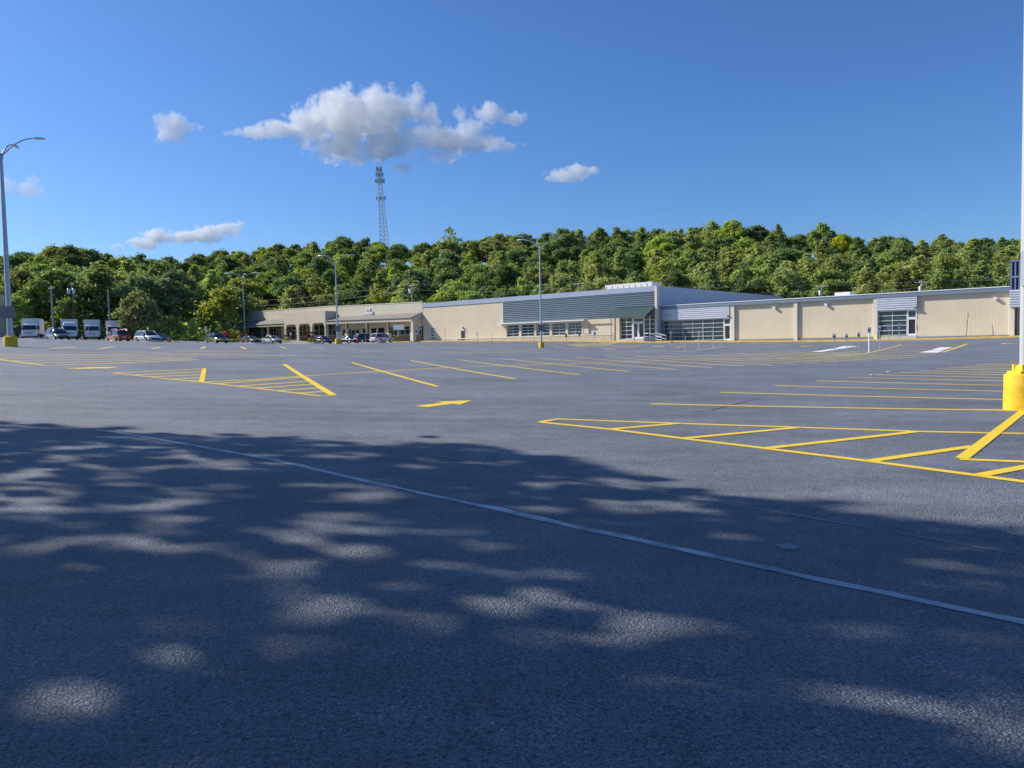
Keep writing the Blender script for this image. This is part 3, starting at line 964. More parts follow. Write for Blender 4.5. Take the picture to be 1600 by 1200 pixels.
# arcade block with three arches
s444 = S(444.5, CD)
zat, zat2 = Z(444.5, 489.6, CD), Z(509, 485.6, CD)
zsp = Z(475, 506.0, CD)
zgm = lotl(s444, CD)
arches = [(446.6, 463.6), (466.6, 485.2), (487.6, 507.6)]
def arch_front(y0, y1):
    mb = MB()
    xs_ = [s444]
    for a, b in arches:
        xs_ += [S(a, CD), S(b, CD)]
    xs_.append(s509)
    for i in range(0, len(xs_) - 1, 2):
        mb.box(xs_[i], xs_[i + 1], y0, y1, zgm - 1.5, zsp - .9)
    def top_at(s):
        return zat + (zat2 - zat) * (s - s444) / (s509 - s444)
    for i in range(0, len(xs_) - 1, 2):
        mb.box(xs_[i], xs_[i + 1], y0, y1, zsp - .9, top_at(xs_[i]), top_at(xs_[i + 1]))
    for i in range(1, len(xs_) - 1, 2):
        a, b = xs_[i], xs_[i + 1]
        n = 10
        for k in range(n):
            u0, u1 = k / n, (k + 1) / n
            def cz(u):
                e = min(u, 1 - u) * (b - a)
                return zsp - .9 + (.9 * math.sqrt(max(0, 1 - (1 - min(e / .9, 1)) ** 2)))
            mb.box(a + (b - a) * u0, a + (b - a) * u1, y0, y1, cz(u0), top_at(a + (b - a) * u0), top_at(a + (b - a) * u1), cz(u1))
    return mb
arch_front(CD - .12, CD + .2).obj('arcade_wall', M['cream_mall'], Mm)
MB().box(s509 - .3, s509, CD + .205, -.01, zsp - .4, zat2 - .01).obj('arcade_wall', M['cream_mall'], Mm)
MB().box(s444, s444 + .3, CD + .205, -.01, zsp - .4, zat - .01).obj('arcade_wall', M['cream_mall'], Mm)
MB().box(s444 + .31, s509 - .31, CD + .21, -.01, zsp + .15, zsp + .3).obj('arcade_ceiling', M['trim'], Mm)
# left canopy
s372 = S(374, CD)
shed(s382 - 1.0, s444 - .02, Z(384, 502), Z(442, 498.6), Z(374, 508.6, CD - .2), Z(443, 505.2, CD - .2), .45, True)
# shop fronts under the canopies
zmb = [Z(600, 530.5), Z(475, 531.0), Z(415, 531.5)]
segs = [(524.5, 534, 'cream'), (534, 549, 'shop'), (549, 562, 'door'), (562, 566, 'cream'), (566, 574, 'arch'), (574, 579, 'cream'), (579, 587, 'arch'),
        (587, 590, 'cream'), (590, 600, 'black'), (600, 605, 'cream'), (605, 624, 'shop'), (624, 640, 'shop'), (640, 645, 'cream'), (645, 658.4, 'shop')]
def shopfront(a, b, kind, zb, zt_):
    sa, sb = S(a), S(b)
    if sb > -.13:
        sb = -.13
    if kind == 'cream':
        MB().box(sa, sb, .05, .38, zb - 1.5, zt_).obj('wall', M['cream_mall'], Mm)
        return
    MB().box(sa, sb, .05, .38, zb - 1.5, zb + .75).obj('stall_riser', M['brown'] if kind != 'door' else M['dark_door'], Mm)
    if kind == 'arch':
        MB().box(sa, sb, .05, .38, zt_ - .7, zt_).obj('wall', M['cream_mall'], Mm)
        glazing(Mm, sa, sb, zb + .76, zt_ - .71, .2, 2, 1, M['dark_door'], M['glass'], .1)
        w = MB()
        for k in range(9):
            for sgn in (-1, 1):
                pass
        return
    MB().box(sa, sb, .05, .38, zt_ - .35, zt_).obj('wall', M['dark_door'], Mm)
    if kind == 'door':
        mid = (sa + sb) / 2
        door(Mm, sa + .01, mid - .01, zb, zb + 2.3, .0, M['alu'], M['glass'], 1)
        door(Mm, mid + .01, sb - .01, zb, zb + 2.3, .0, M['alu'], M['glass'], -1)
        glazing(Mm, sa, sb, zb + 2.31, zt_ - .36, .1, 1, 1, M['alu'], M['glass'], .1)
    else:
        glazing(Mm, sa, sb, zb + .76, zt_ - .36, .12, 2, 1 if kind == 'black' else 2, M['black'] if kind == 'black' else M['alu'], M['black'] if kind == 'black' else M['glass'], .08)
zso1 = min(zeA, zeB) - .7
for a, b, k in segs:
    shopfront(a, b, k, zmb[0], zso1)
for a, b, k in [(444.6, 455, 'shop'), (455, 462, 'door'), (462, 466, 'cream'), (466, 478, 'shop'), (478, 484, 'door'), (484, 490, 'cream'), (490, 506, 'shop'), (506, 512, 'cream'), (512, 524.4, 'shop')]:
    shopfront(a, b, k, zmb[1], zsp + .14)
zso3 = Z(374, 508.6, CD - .2) - .6
for a, b, k in [(383, 388, 'cream'), (388, 399, 'shop'), (399, 407, 'door'), (407, 411, 'cream'), (411, 420, 'shop'), (420, 432, 'brown_'), (432, 439, 'door'), (439, 444.5, 'cream')]:
    shopfront(a, b, 'shop' if k == 'brown_' else k, zmb[2], zso3)
def column(px, zb, ztop, wide=.45, brick=True):
    s_ = S(px, CD)
    c = MB().box(s_ - wide / 2, s_ + wide / 2, CD - .02, CD + .2 + wide / 2, zb - 1.5, ztop).obj('column', M['brown'] if brick else M['cream_mall'], Mm)
    MB().box(s_ - wide / 2 - .12, s_ + wide / 2 + .12, CD - .16, CD + .32 + wide / 2, zb - 1.5, zb + 1.55).obj('column_base', M['trim'], c)
for px in (540.5, 572.5, 605.5):
    column(px, Z(px, 533, CD), zeA - .68 + (zeB - zeA) * (px - 520) / 123 - .02)
column(643.5, Z(643.5, 532.2, CD), zeB - .68, .6, False)
for px in (386, 418):
    column(px, Z(px, 533, CD), zso3 + .02)
# roof sign with pale illegible blocks: two rows of raised pieces on a grey backing
sg = MB().box(S(568.5, -.1), S(582.5, -.1), -.12, -.003, Z(575, 493.2), Z(575, 487)).obj('roof_sign', M['alu'], Mm)
for k in range(4):
    a = S(569 + 3.4 * k, -.2)
    MB().box(a, a + .28 * 2.2, -.2, -.121, Z(575, 491.4), Z(575, 488.0)).obj('sign_block', M['sign_white'], sg)
for k in range(3):
    a = S(571.5 + 2.6 * k, -.2)
    MB().box(a, a + .36, -.18, -.003, Z(575, 486.6), Z(575, 482.4)).obj('sign_block', M['alu'] if k % 2 else M['sign_white'], sg)
# white wheel emblem on the last shop window
sc_, zc_ = S(650.5), Z(650.5, 512.5)
wh = MB()
def ring(mb, s, z, r, w, y):
    n = 28
    V = []
    for k in range(n):
        a = 2 * math.pi * k / n
        for rr in (r - w, r):
            V.append((s + rr * math.cos(a), y, z + rr * math.sin(a)))
    mb.poly(V, [(2 * k, 2 * k + 1, (2 * k + 3) % (2 * n), (2 * k + 2) % (2 * n)) for k in range(n)])
ring(wh, sc_, zc_, 1.15, .16, -.02)
ring(wh, sc_, zc_, .62, .10, -.021)
ring(wh, sc_, zc_, .22, .2, -.022)
for k in range(8):
    a = math.pi * k / 4 + .2
    d = np.array([math.cos(a), 0, math.sin(a)])
    n_ = np.array([-math.sin(a), 0, math.cos(a)]) * .04
    c_ = np.array([sc_, -.023, zc_])
    wh.poly([c_ + d * .2 + n_, c_ + d * 1.05 + n_, c_ + d * 1.05 - n_, c_ + d * .2 - n_], [(0, 1, 2, 3)])
wh.obj('wheel_emblem', M['sign_white'], Mm)

# brown shop at the far left behind the lamp post
bl = thing('corner_shop', 'beige and brown building corner at the left edge behind the tall lamp post', 'building', stand(-50, 128), math.radians(-20))
zz = at_depth(0, 457, 128)[2] - bl.location[2]
MB().box(-7, 1.0, 0, 6, -1, zz).obj('wall', M['cream_mall'], bl)
MB().box(-7.1, 1.1, -.15, 6.1, zz, zz + .45).obj('roof', M['shingle'], bl)
w_ = MB().box(-6, -1, -.06, -.003, .8, 2.6).obj('window', M['dark_door'], bl)
MB().box(-5.9, -1.1, -.08, -.061, .9, 2.5).obj('pane', M['glass'], w_)
MB().box(-.2, 1.02, -.25, -.01, -1, 1.4).obj('planter', M['brown'], bl)

# ------------------------------------------------------------------ pavements
def walk(name, s0, s1, y0, y1, h, m, step=2.0, kind='structure', z_in=0.0):
    n = max(1, int((s1 - s0) / step))
    rings = []
    for k in range(n + 1):
        s = s0 + (s1 - s0) * k / n
        za_, zb_ = lotl(s, y0), lotl(s, y1)
        rings.append([(s, y0, za_ - .4), (s, y1, za_ - .4), (s, y1, za_ + h + z_in), (s, y0, za_ + h)])
    mb = MB().loft([r[::-1] for r in rings])
    o = mb.obj(name, m)
    o.location = O1
    o.rotation_euler = (0, 0, TH)
    o['kind'] = kind
    return o
walk('sidewalk', -.2, s963 - 1, -1.75, -.07, .15, M['concrete'])
walk('sidewalk', s963 - .998, sE + .02, -3.2, -.07, .15, M['concrete'])
walk('sidewalk', sE + .022, sR1, -.55, Y2 - .04, .15, M['concrete'])
walk('kerb', -.2, s963 - 1, -2.05, -1.752, .17, M['kerb_yellow'])
walk('kerb', s963 - .998, sE + .02, -3.6, -3.202, .22, M['kerb_yellow'])
walk('kerb', sE + .022, sR1, -.95, -.552, .20, M['kerb_yellow'])
walk('sidewalk', s382 - 2, -.21, CD - .6, -.02, .14, M['concrete'])
walk('kerb', -13, -.21, CD - .9, CD - .602, .16, M['kerb_yellow'])
walk('ramp_kerb', sE - 6, sE + 4.5, -4.2, -3.602, .16, M['kerb_yellow'])
# old pale asphalt before the strip mall and under the trucks
def apron(name, pts, m, lift):
    P = [np.asarray(p[:2]) for p in pts]
    nx = 24
    V, F = [], []
    for i in range(nx + 1):
        u = i / nx
        a = P[0] + (P[1] - P[0]) * u
        b = P[3] + (P[2] - P[3]) * u
        for j in range(9):
            q = a + (b - a) * j / 8
            V.append((q[0], q[1], float(lot_z(q[0], q[1])) + lift))
    for i in range(nx):
        for j in range(8):
            F.append((i * 9 + j, (i + 1) * 9 + j, (i + 1) * 9 + j + 1, i * 9 + j + 1))
    me = bpy.data.meshes.new(name)
    me.from_pydata(V, [], F)
    me.materials.append(m)
    o = link_mesh(name, me)
    o['kind'] = 'structure'
    return o
apron('old_driveway', [stand(-30, 101), stand(545, 128), stand(640, 148), stand(-30, 135)], M['old_asphalt'], .012)
def island(cx, cy_, ang, L_, W_, top):
    """kerbed island with a rounded end"""
    base = thing('planting_island', '', 'kerb island')
    return base
isl_specs = [(45, 96, 9), (228, 101, 8), (392, 108, 7), (470, 119, 10), (575, 128, 9)]
for i, (px, Y, ln) in enumerate(isl_specs):
    p = stand(px, Y)
    n = 20
    out = []
    for k in range(n):
        a = 2 * math.pi * k / n
        out.append((math.copysign(abs(math.cos(a)) ** .5, math.cos(a)) * ln / 2, math.copysign(abs(math.sin(a)) ** .7, math.sin(a)) * 1.1))
    V = [(x, y, -.3) for x, y in out] + [(x, y, .09) for x, y in out] + [(x * .95, y * .84, .10) for x, y in out] + [(x * .95, y * .84, .07) for x, y in out]
    F = [(k, (k + 1) % n, n + (k + 1) % n, n + k) for k in range(n)] + [(n + k, n + (k + 1) % n, 2 * n + (k + 1) % n, 2 * n + k) for k in range(n)] + \
        [(2 * n + k, 2 * n + (k + 1) % n, 3 * n + (k + 1) % n, 3 * n + k) for k in range(n)]
    o = MB().poly(V, F).obj('island_kerb', M['concrete'])
    o.location = p
    o.rotation_euler = (0, 0, TH)
    o['kind'] = 'structure'
    MB().poly([(x * .95, y * .84, .075) for x, y in out], [tuple(range(n))]).obj('planting_bed', M['mulch'] if i % 2 else M['grass'], o)

# ------------------------------------------------------------------ lamp posts
def lamp_post(label, p, H, base_r=.40, base_h=.80, angs=(0, 120, 240), box=True, pm='galv', arm=2.4, fat=.16, head=1.0):
    t = thing('street_lamp', label, 'street lamp', p, 0, 'lamp posts on yellow bases in the car park')
    if base_h:
        r = base_r
        MB().lathe([(r, -.5), (r, base_h - .06), (r - .02, base_h - .02), (r - .07, base_h)], 28).obj('base', M['base_yellow'], t, True)
        MB().box(-.2, .2, -.2, .2, base_h, base_h + .05).obj('base_plate', M['yellow'], t)
        for k in range(4):
            a = math.pi / 4 + k * math.pi / 2
            MB().tube([(.24 * math.cos(a), .24 * math.sin(a), base_h), (.24 * math.cos(a), .24 * math.sin(a), base_h + .13)], .028, 6).obj('anchor_bolt', M['yellow'], t)
    MB().tube([(0, 0, base_h), (0, 0, base_h + .3), (0, 0, H * .5), (0, 0, H)], [fat + .015, fat, fat * .82, fat * .55], 14).obj('pole', M[pm], t, True)
    MB().lathe([(fat * .75, H - .25), (fat * .8, H), (.03, H + .14)], 12).obj('pole_cap', M[pm], t, True)
    for a in angs:
        a = math.radians(a)
        d = np.array([math.cos(a), math.sin(a), 0])
        pts = [np.array([0, 0, H - .15]) + d * arm * u + np.array([0, 0, 1]) * (1.25 * math.sin(min(u, 1) * math.pi / 2) ** .9) for u in (0, .12, .28, .45, .65, .85, 1)]
        ar = MB().tube(pts, [.055, .05, .045, .042, .04, .038, .036], 7).obj('arm', M[pm], t, True)
        e = pts[-1]
        s_ = np.array([-d[1], d[0], 0])
        rings = []
        for u, w, zt_, zb2 in ((-.05, .04, .04, -.03), (.12, .09, .07, -.04), (.35, .12, .08, -.05), (.58, .11, .06, -.05), (.75, .04, .02, -.03)):
            w, zt_, zb2, u = w * head, zt_ * head, zb2 * head, u * head
            c = e + d * u
            rings.append([c + s_ * w + [0, 0, 0], c + s_ * w * .6 + [0, 0, zt_], c - s_ * w * .6 + [0, 0, zt_], c - s_ * w, c - s_ * w * .6 + [0, 0, zb2], c + s_ * w * .6 + [0, 0, zb2]])
        MB().loft(rings).obj('lamp_head', M['white_metal'] if pm != 'galv' else M['alu'], ar, True)
    if box:
        zb3 = box if not isinstance(box, bool) else H * .19
        b = MB().box(-.42, .42, -fat - .12, -fat + .0, zb3, zb3 + .75).obj('notice_board', M['grey_box'], t)
        b.rotation_euler = (0, 0, math.radians(8))
        MB().tube([(0, 0, zb3 + .3), (0, 0, zb3 + .4)], fat + .03, 12).obj('clamp', M['alu'], b)
    return t
pL = ground(17, 541.5)
kL = pL[1] / 1200
lamp_post('tallest lamp post in front at the left edge on yellow concrete base', pL, (541 - 246) * kL, 9.6 * kL, 15.5 * kL, (12, 100, 195), (541 - 497) * kL, 'galv', 46 * kL, 4.2 * kL)
pM = ground(846, 543.5)
kM = pM[1] / 1200
lamp_post('lamp post with three arms standing in front of the corrugated wall', pM, (543 - 388) * kM, 4.3 * kM, 8.6 * kM, (8, 150, 215), (543 - 517) * kM, 'galv', 30 * kM, .125)
p5 = ground(528, 537.8)
k5 = p5[1] / 1200
lamp_post('lamp post rising in front of the strip mall arches and canopy', p5, (538 - 412) * k5, 4.3 * k5, 8 * k5, (10, 160, 230), (538 - 518) * k5, 'galv', 22 * k5, .125)
p6 = stand(383, 158)
k6 = 158 / 1200
lamp_post('lamp post at the left end of the strip mall with white lamp heads', p6, (531 - 434) * k6, .45, .8, (5, 100, 178), False, 'pole_white', 17 * k6, .13, 1.9)
# the near right post
pr = ground(1601.5, 640)
kr = pr[1] / 1200
T2 = thing('street_lamp', 'close white lamp post at the right edge on fat yellow base with dark box', 'street lamp', pr, 0, 'lamp posts on yellow bases in the car park')
r = 29.5 * kr
hb = 57 * kr
MB().lathe([(r * 1.0, -.5), (r, .02), (r * .985, hb * .5), (r * .985, hb - .05), (r * .95, hb - .015), (r * .86, hb)], 48).obj('base', M['base_yellow'], T2, True)
MB().box(-.25, .25, -.22, .22, hb, hb + .05).obj('base_plate', M['yellow'], T2)
MB().lathe([(.19, hb + .05), (.19, hb + .10), (.15, hb + .18)], 20).obj('base_flange', M['yellow'], T2, True)
for k in range(4):
    a = math.pi / 4 + k * math.pi / 2
    MB().tube([(.22 * math.cos(a), .2 * math.sin(a), hb + .05), (.22 * math.cos(a), .2 * math.sin(a), hb + .19)], .035, 8).obj('anchor_bolt', M['yellow'], T2)
rp = .112
lean = -0.0015
MB().tube([(0, 0, hb + .05), (lean * 3, 0, 3), (lean * 7, 0, 7), (lean * 12, 0, 12.3)], [rp, rp * .98, rp * .93, rp * .8], 24).obj('pole', M['pole_white'], T2, True)
MB().tube([(0.012, -rp + .03, hb + .44), (0.012, -rp - .012, hb + .44)], .075, 16).obj('hand_hole_cover', M['grey_box'], T2, True)
zb4 = at_depth(1597, 449, pr[1])[2] - pr[2]
zt4 = at_depth(1597, 396, pr[1])[2] - pr[2]
bx = MB().box(-.128, .42, -rp - .10, -rp + .04, zb4, zt4).obj('control_box', M['grey_box'], T2)
MB().box(-.168, -.129, -rp - .11, -rp + .05, zb4 + .02, zt4 + .03).obj('side_flange', M['galv'], bx)
for a in (20, 140, 260):
    a = math.radians(a)
    d = np.array([math.cos(a), math.sin(a), 0])
    pts = [np.array([-.018, 0, 12.1]) + d * 2.4 * u + np.array([0, 0, 1.25 * math.sin(u * math.pi / 2)]) for u in (0, .2, .5, .8, 1)]
    ar = MB().tube(pts, .045, 8).obj('arm', M['pole_white'], T2, True)
    MB().box(pts[-1][0] - .3, pts[-1][0] + .3, pts[-1][1] - .15, pts[-1][1] + .15, pts[-1][2] - .08, pts[-1][2] + .08).obj('lamp_head', M['alu'], ar)

# ------------------------------------------------------------------ parking signs and thin posts
def sign_post(px, base_y, top_y, plate=None, pm='galv', label='', pr_=.023, group='posts and signs standing in the car park', Y=None, name='parking_sign', cat='sign'):
    p = ground(px, base_y) if Y is None else stand(px, Y)
    k = p[1] / 1200
    h = (base_y - top_y) * k
    t = thing(name, label, cat, p, math.radians(-20), group)
    MB().tube([(0, 0, -.3), (0, 0, h)], pr_, 8).obj('post', M[pm], t)
    if plate:
        kind, wpx, hpx = plate
        w, hh = wpx * k, hpx * k
        z1_ = h + .02
        if kind == 'violet':
            pl = MB().box(-w / 2, w / 2, -pr_ - .02, -pr_ - .004, z1_ - hh, z1_).obj('plate', M['sign_purple'], t)
            MB().box(-w * .42, w * .42, -pr_ - .026, -pr_ - .021, z1_ - hh * .32, z1_ - hh * .06).obj('panel', M['sign_white'], pl)
            MB().box(-w * .42, w * .42, -pr_ - .026, -pr_ - .021, z1_ - hh * .94, z1_ - hh * .70).obj('panel', M['sign_white'], pl)
            MB().box(-w * .36, w * .36, -pr_ - .027, -pr_ - .021, z1_ - hh * .66, z1_ - hh * .36).obj('panel', M['sign_blue'], pl)
        elif kind == 'blue':
            pl = MB().box(-w / 2, w / 2, -pr_ - .02, -pr_ - .004, z1_ - hh, z1_).obj('plate', M['sign_white'], t)
            MB().box(-w * .28, w * .28, -pr_ - .026, -pr_ - .021, z1_ - hh * .85, z1_ - hh * .40).obj('panel', M['sign_blue'], pl)
        elif kind == 'red':
            n = 8
            V = [(w / 2 * math.cos(2 * math.pi * (q + .5) / n), y_, z1_ - w / 2 + w / 2 * math.sin(2 * math.pi * (q + .5) / n)) for y_ in (-pr_ - .02, -pr_ - .004) for q in range(n)]
            MB().poly(V, [tuple(range(n)), tuple(range(2 * n - 1, n - 1, -1))] + [(q, n + q, n + (q + 1) % n, (q + 1) % n) for q in range(n)]).obj('plate', M['red'], t)
        else:
            MB().box(-w / 2, w / 2, -pr_ - .02, -pr_ - .004, z1_ - hh, z1_).obj('plate', M['sign_white'] if kind == 'white' else M['grey_box'], t)
    return t
sign_post(1303.5, 558.4, 522, ('violet', 4.6, 9), 'galv', 'violet and white parking sign, leftmost of the four before the ribbed wall')
sign_post(1322.5, 556.4, 522, ('violet', 3.8, 9), 'galv', 'second violet parking sign from the left before the ribbed cream wall')
sign_post(1341.7, 554.4, 520, ('violet', 4.0, 9), 'galv', 'violet parking sign between the second sign and the thick white post')
sign_post(1358, 551.4, 512, ('violet', 4.4, 8.8), 'white_metal', 'violet parking sign on the thick white post', .055)
sign_post(1374, 547, 509.6, ('blue', 3.8, 7.6), 'galv', 'pale blue and white sign in front of the glazed storefront, nearest the thick white post')
sign_post(1389, 543, 507.6, ('blue', 4.4, 7.4), 'wood_pole', 'white sign with dark blue square, middle of three before the glazed storefront')
sign_post(1405, 539, 506, ('blue', 4.0, 6.6), 'galv', 'small blue sign closest to the open black storefront door')
sign_post(861.4, 545.2, 523, None, 'galv', 'bare thin post just right of the middle lamp post', name='thin_post', cat='post')
sign_post(835.6, 544.6, 513, None, 'galv', 'bare thin post just left of the middle lamp post', name='thin_post', cat='post')
sign_post(885, 542.8, 521.6, ('grey', 3.2, 6), 'wood_pole', 'dark grey backed sign below the last window of the tall store')
sign_post(906, 542.2, 521.6, ('grey', 2.8, 4), 'galv', 'small grey sign at the right end of the window row')
sign_post(929.6, 541, 518.4, ('violet', 3.6, 6), 'galv', 'violet sign before the cream wall left of the green awning')
sign_post(696, 541, 511.8, None, 'wood_pole', 'tall bare post before the cream wall left of the side door', name='thin_post', cat='post')
sign_post(746.3, 539.9, 520, ('grey', 1.2, 4.6), 'wood_pole', 'narrow edge-on dark sign right of the side door')
sign_post(769.3, 539.2, 520, None, 'wood_pole', 'bare post left of the first window of the tall store', name='thin_post', cat='post')
sign_post(1048.5, 544.2, 518, ('white', 2.4, 3.2), 'alu', 'small white sign on thin post at the left of the wide glass front')
sign_post(1071, 547.2, 524.6, None, 'alu', 'short bare post before the wide glass front', name='thin_post', cat='post')
sign_post(1092, 547.2, 517, ('white', 2.6, 7), 'alu', 'tall narrow white sign before the middle of the wide glass front')
sign_post(1114, 545, 515.2, ('white', 2.0, 7), 'alu', 'narrow white sign before the right part of the wide glass front')
sign_post(1134.4, 541.6, 513, None, 'brown', 'bare brownish post in front of the white framed door of the low wing', name='thin_post', cat='post')
sign_post(544, 538.2, 516.6, ('white', 2.4, 2.6), 'galv', 'small pale sign in front of the dark saloon by the strip mall', Y=124)
sign_post(571.4, 537.2, 504, ('white', 1.6, 3), 'galv', 'tall thin sign post between the dark suv and the hydrant', Y=126)
sign_post(267, 527.4, 508.6, None, 'wood_pole', 'bare post before the trees right of the white suv', name='thin_post', cat='post', Y=134)
sign_post(310.4, 531.2, 508.6, None, 'wood_pole', 'bare post left of the white sign by the police style suv', name='thin_post', cat='post', Y=126)
sign_post(322.4, 536.4, 509.8, ('white', 4.4, 5.8), 'galv', 'white square sign in front of the dark suv at the kerb', Y=122)
sign_post(454.6, 533.4, 515.6, ('white', 3.2, 4), 'galv', 'small sign in front of the plum shrub before the arches', Y=130)
sign_post(139.2, 530, 505.6, ('red', 4.0, 4.0), 'galv', 'small red stop sign in front of the third box truck', Y=108)
# white banner sign by the low shrub
pb = stand(622.6, 139)
tb_ = thing('banner_sign', 'white rectangular sign on a post beside the yellow green shrub by the strip mall', 'sign', pb, math.radians(-25))
MB().tube([(0, 0, -.2), (0, 0, 2.7)], .1, 8).obj('post', M['trim'], tb_)
pl = MB().box(-.85, 1.35, -.16, -.10, 2.3, 3.15).obj('plate', M['sign_white'], tb_)
MB().box(-.6, 1.1, -.166, -.161, 2.66, 2.78).obj('printed_band', M['alu'], pl)

# handrails at the entrance
def handrail(label, pts):
    t = thing('handrail', label, 'handrail', O1, TH, 'ramp handrails by the green awning')
    mb = MB()
    tops = []
    for s_, y_, h_ in pts:
        z_ = lotl(s_, y_) + .12
        mb.tube([(s_, y_, z_ - .2), (s_, y_, z_ + h_)], .013, 6)
        tops.append((s_, y_, z_ + h_))
    mb.obj('post', M['galv'], t)
    MB().tube(tops, .016, 6).obj('top_rail', M['galv'], t)
    MB().tube([(a, b, c - .5) for a, b, c in tops], .011, 6).obj('mid_rail', M['galv'], t)
sa = S(1006, -1.2)
handrail('sloping steel handrail beside the double doors under the green awning', [(sa, -1.2, 1.15), (sa + 1.2, -1.4, 1.15), (sa + 3.0, -2.6, .75), (sa + 3.9, -2.8, .75)])
sb = S(1025, -1.4)
handrail('steel handrail in front of the corner pilaster', [(sb - .8, -1.3, 1.15), (sb, -1.3, 1.15), (sb + .9, -1.5, 1.0), (sb + 1.9, -1.8, .8)])
handrail('short steel handrail at the left end of the wide glass front', [(S(1033, -.4), -.4, 1.0), (S(1040, -.4), -.4, 1.0)])

# ------------------------------------------------------------------ vehicles
def car_shape(kind, Lc, W, H):
    h = Lc / 2
    w = W / 2
    hood = .58 * H if kind in ('suv', 'hatch') else .63 * H
    if kind == 'suv':
        low = [(-h, .42, .74, .86), (-h + .08, .30, hood * .98, .94), (-h + .5, .27, hood * 1.02, 1), (-.2, .25, hood * 1.0, 1), (h * .38, .25, hood * .97, 1), (h * .62, .26, hood * .93, .99),
               (h - .28, .28, hood * .82, .93), (h - .06, .34, hood * .66, .84), (h, .40, hood * .55, .78)]
        top = [(-h + .10, .0, .10, .86), (-h + .42, 0, .86, .84), (-h + .85, 0, .985, .82), (-.1, 0, 1.0, .82), (h * .20, 0, .97, .81), (h * .40, 0, .55, .84), (h * .56, 0, .02, .90)]
    elif kind == 'hatch':
        low = [(-h, .42, .74, .84), (-h + .08, .30, hood * .98, .93), (-h + .5, .27, hood * 1.03, 1), (-.2, .25, hood * .98, 1), (h * .38, .25, hood * .94, 1), (h * .62, .26, hood * .90, .99),
               (h - .3, .28, hood * .78, .92), (h - .06, .34, hood * .62, .82), (h, .40, hood * .52, .74)]
        top = [(-h + .12, .0, .08, .84), (-h + .55, 0, .80, .82), (-h + 1.1, 0, .96, .80), (-.1, 0, 1.0, .80), (h * .16, 0, .94, .79), (h * .40, 0, .48, .83), (h * .58, 0, .02, .9)]
    else:
        low = [(-h, .40, .66, .82), (-h + .1, .30, hood * .98, .92), (-h + .6, .26, hood * 1.02, 1), (-.2, .24, hood * .98, 1), (h * .38, .24, hood * .95, 1), (h * .62, .25, hood * .91, .99),
               (h - .3, .27, hood * .80, .92), (h - .06, .32, hood * .64, .82), (h, .38, hood * .54, .74)]
        top = [(-h * .72, 0, .04, .84), (-h * .45, 0, .70, .80), (-h * .25, 0, .95, .77), (-.05, 0, 1.0, .76), (h * .12, 0, .96, .76), (h * .34, 0, .48, .80), (h * .52, 0, .02, .88)]
    return low, top, hood, w

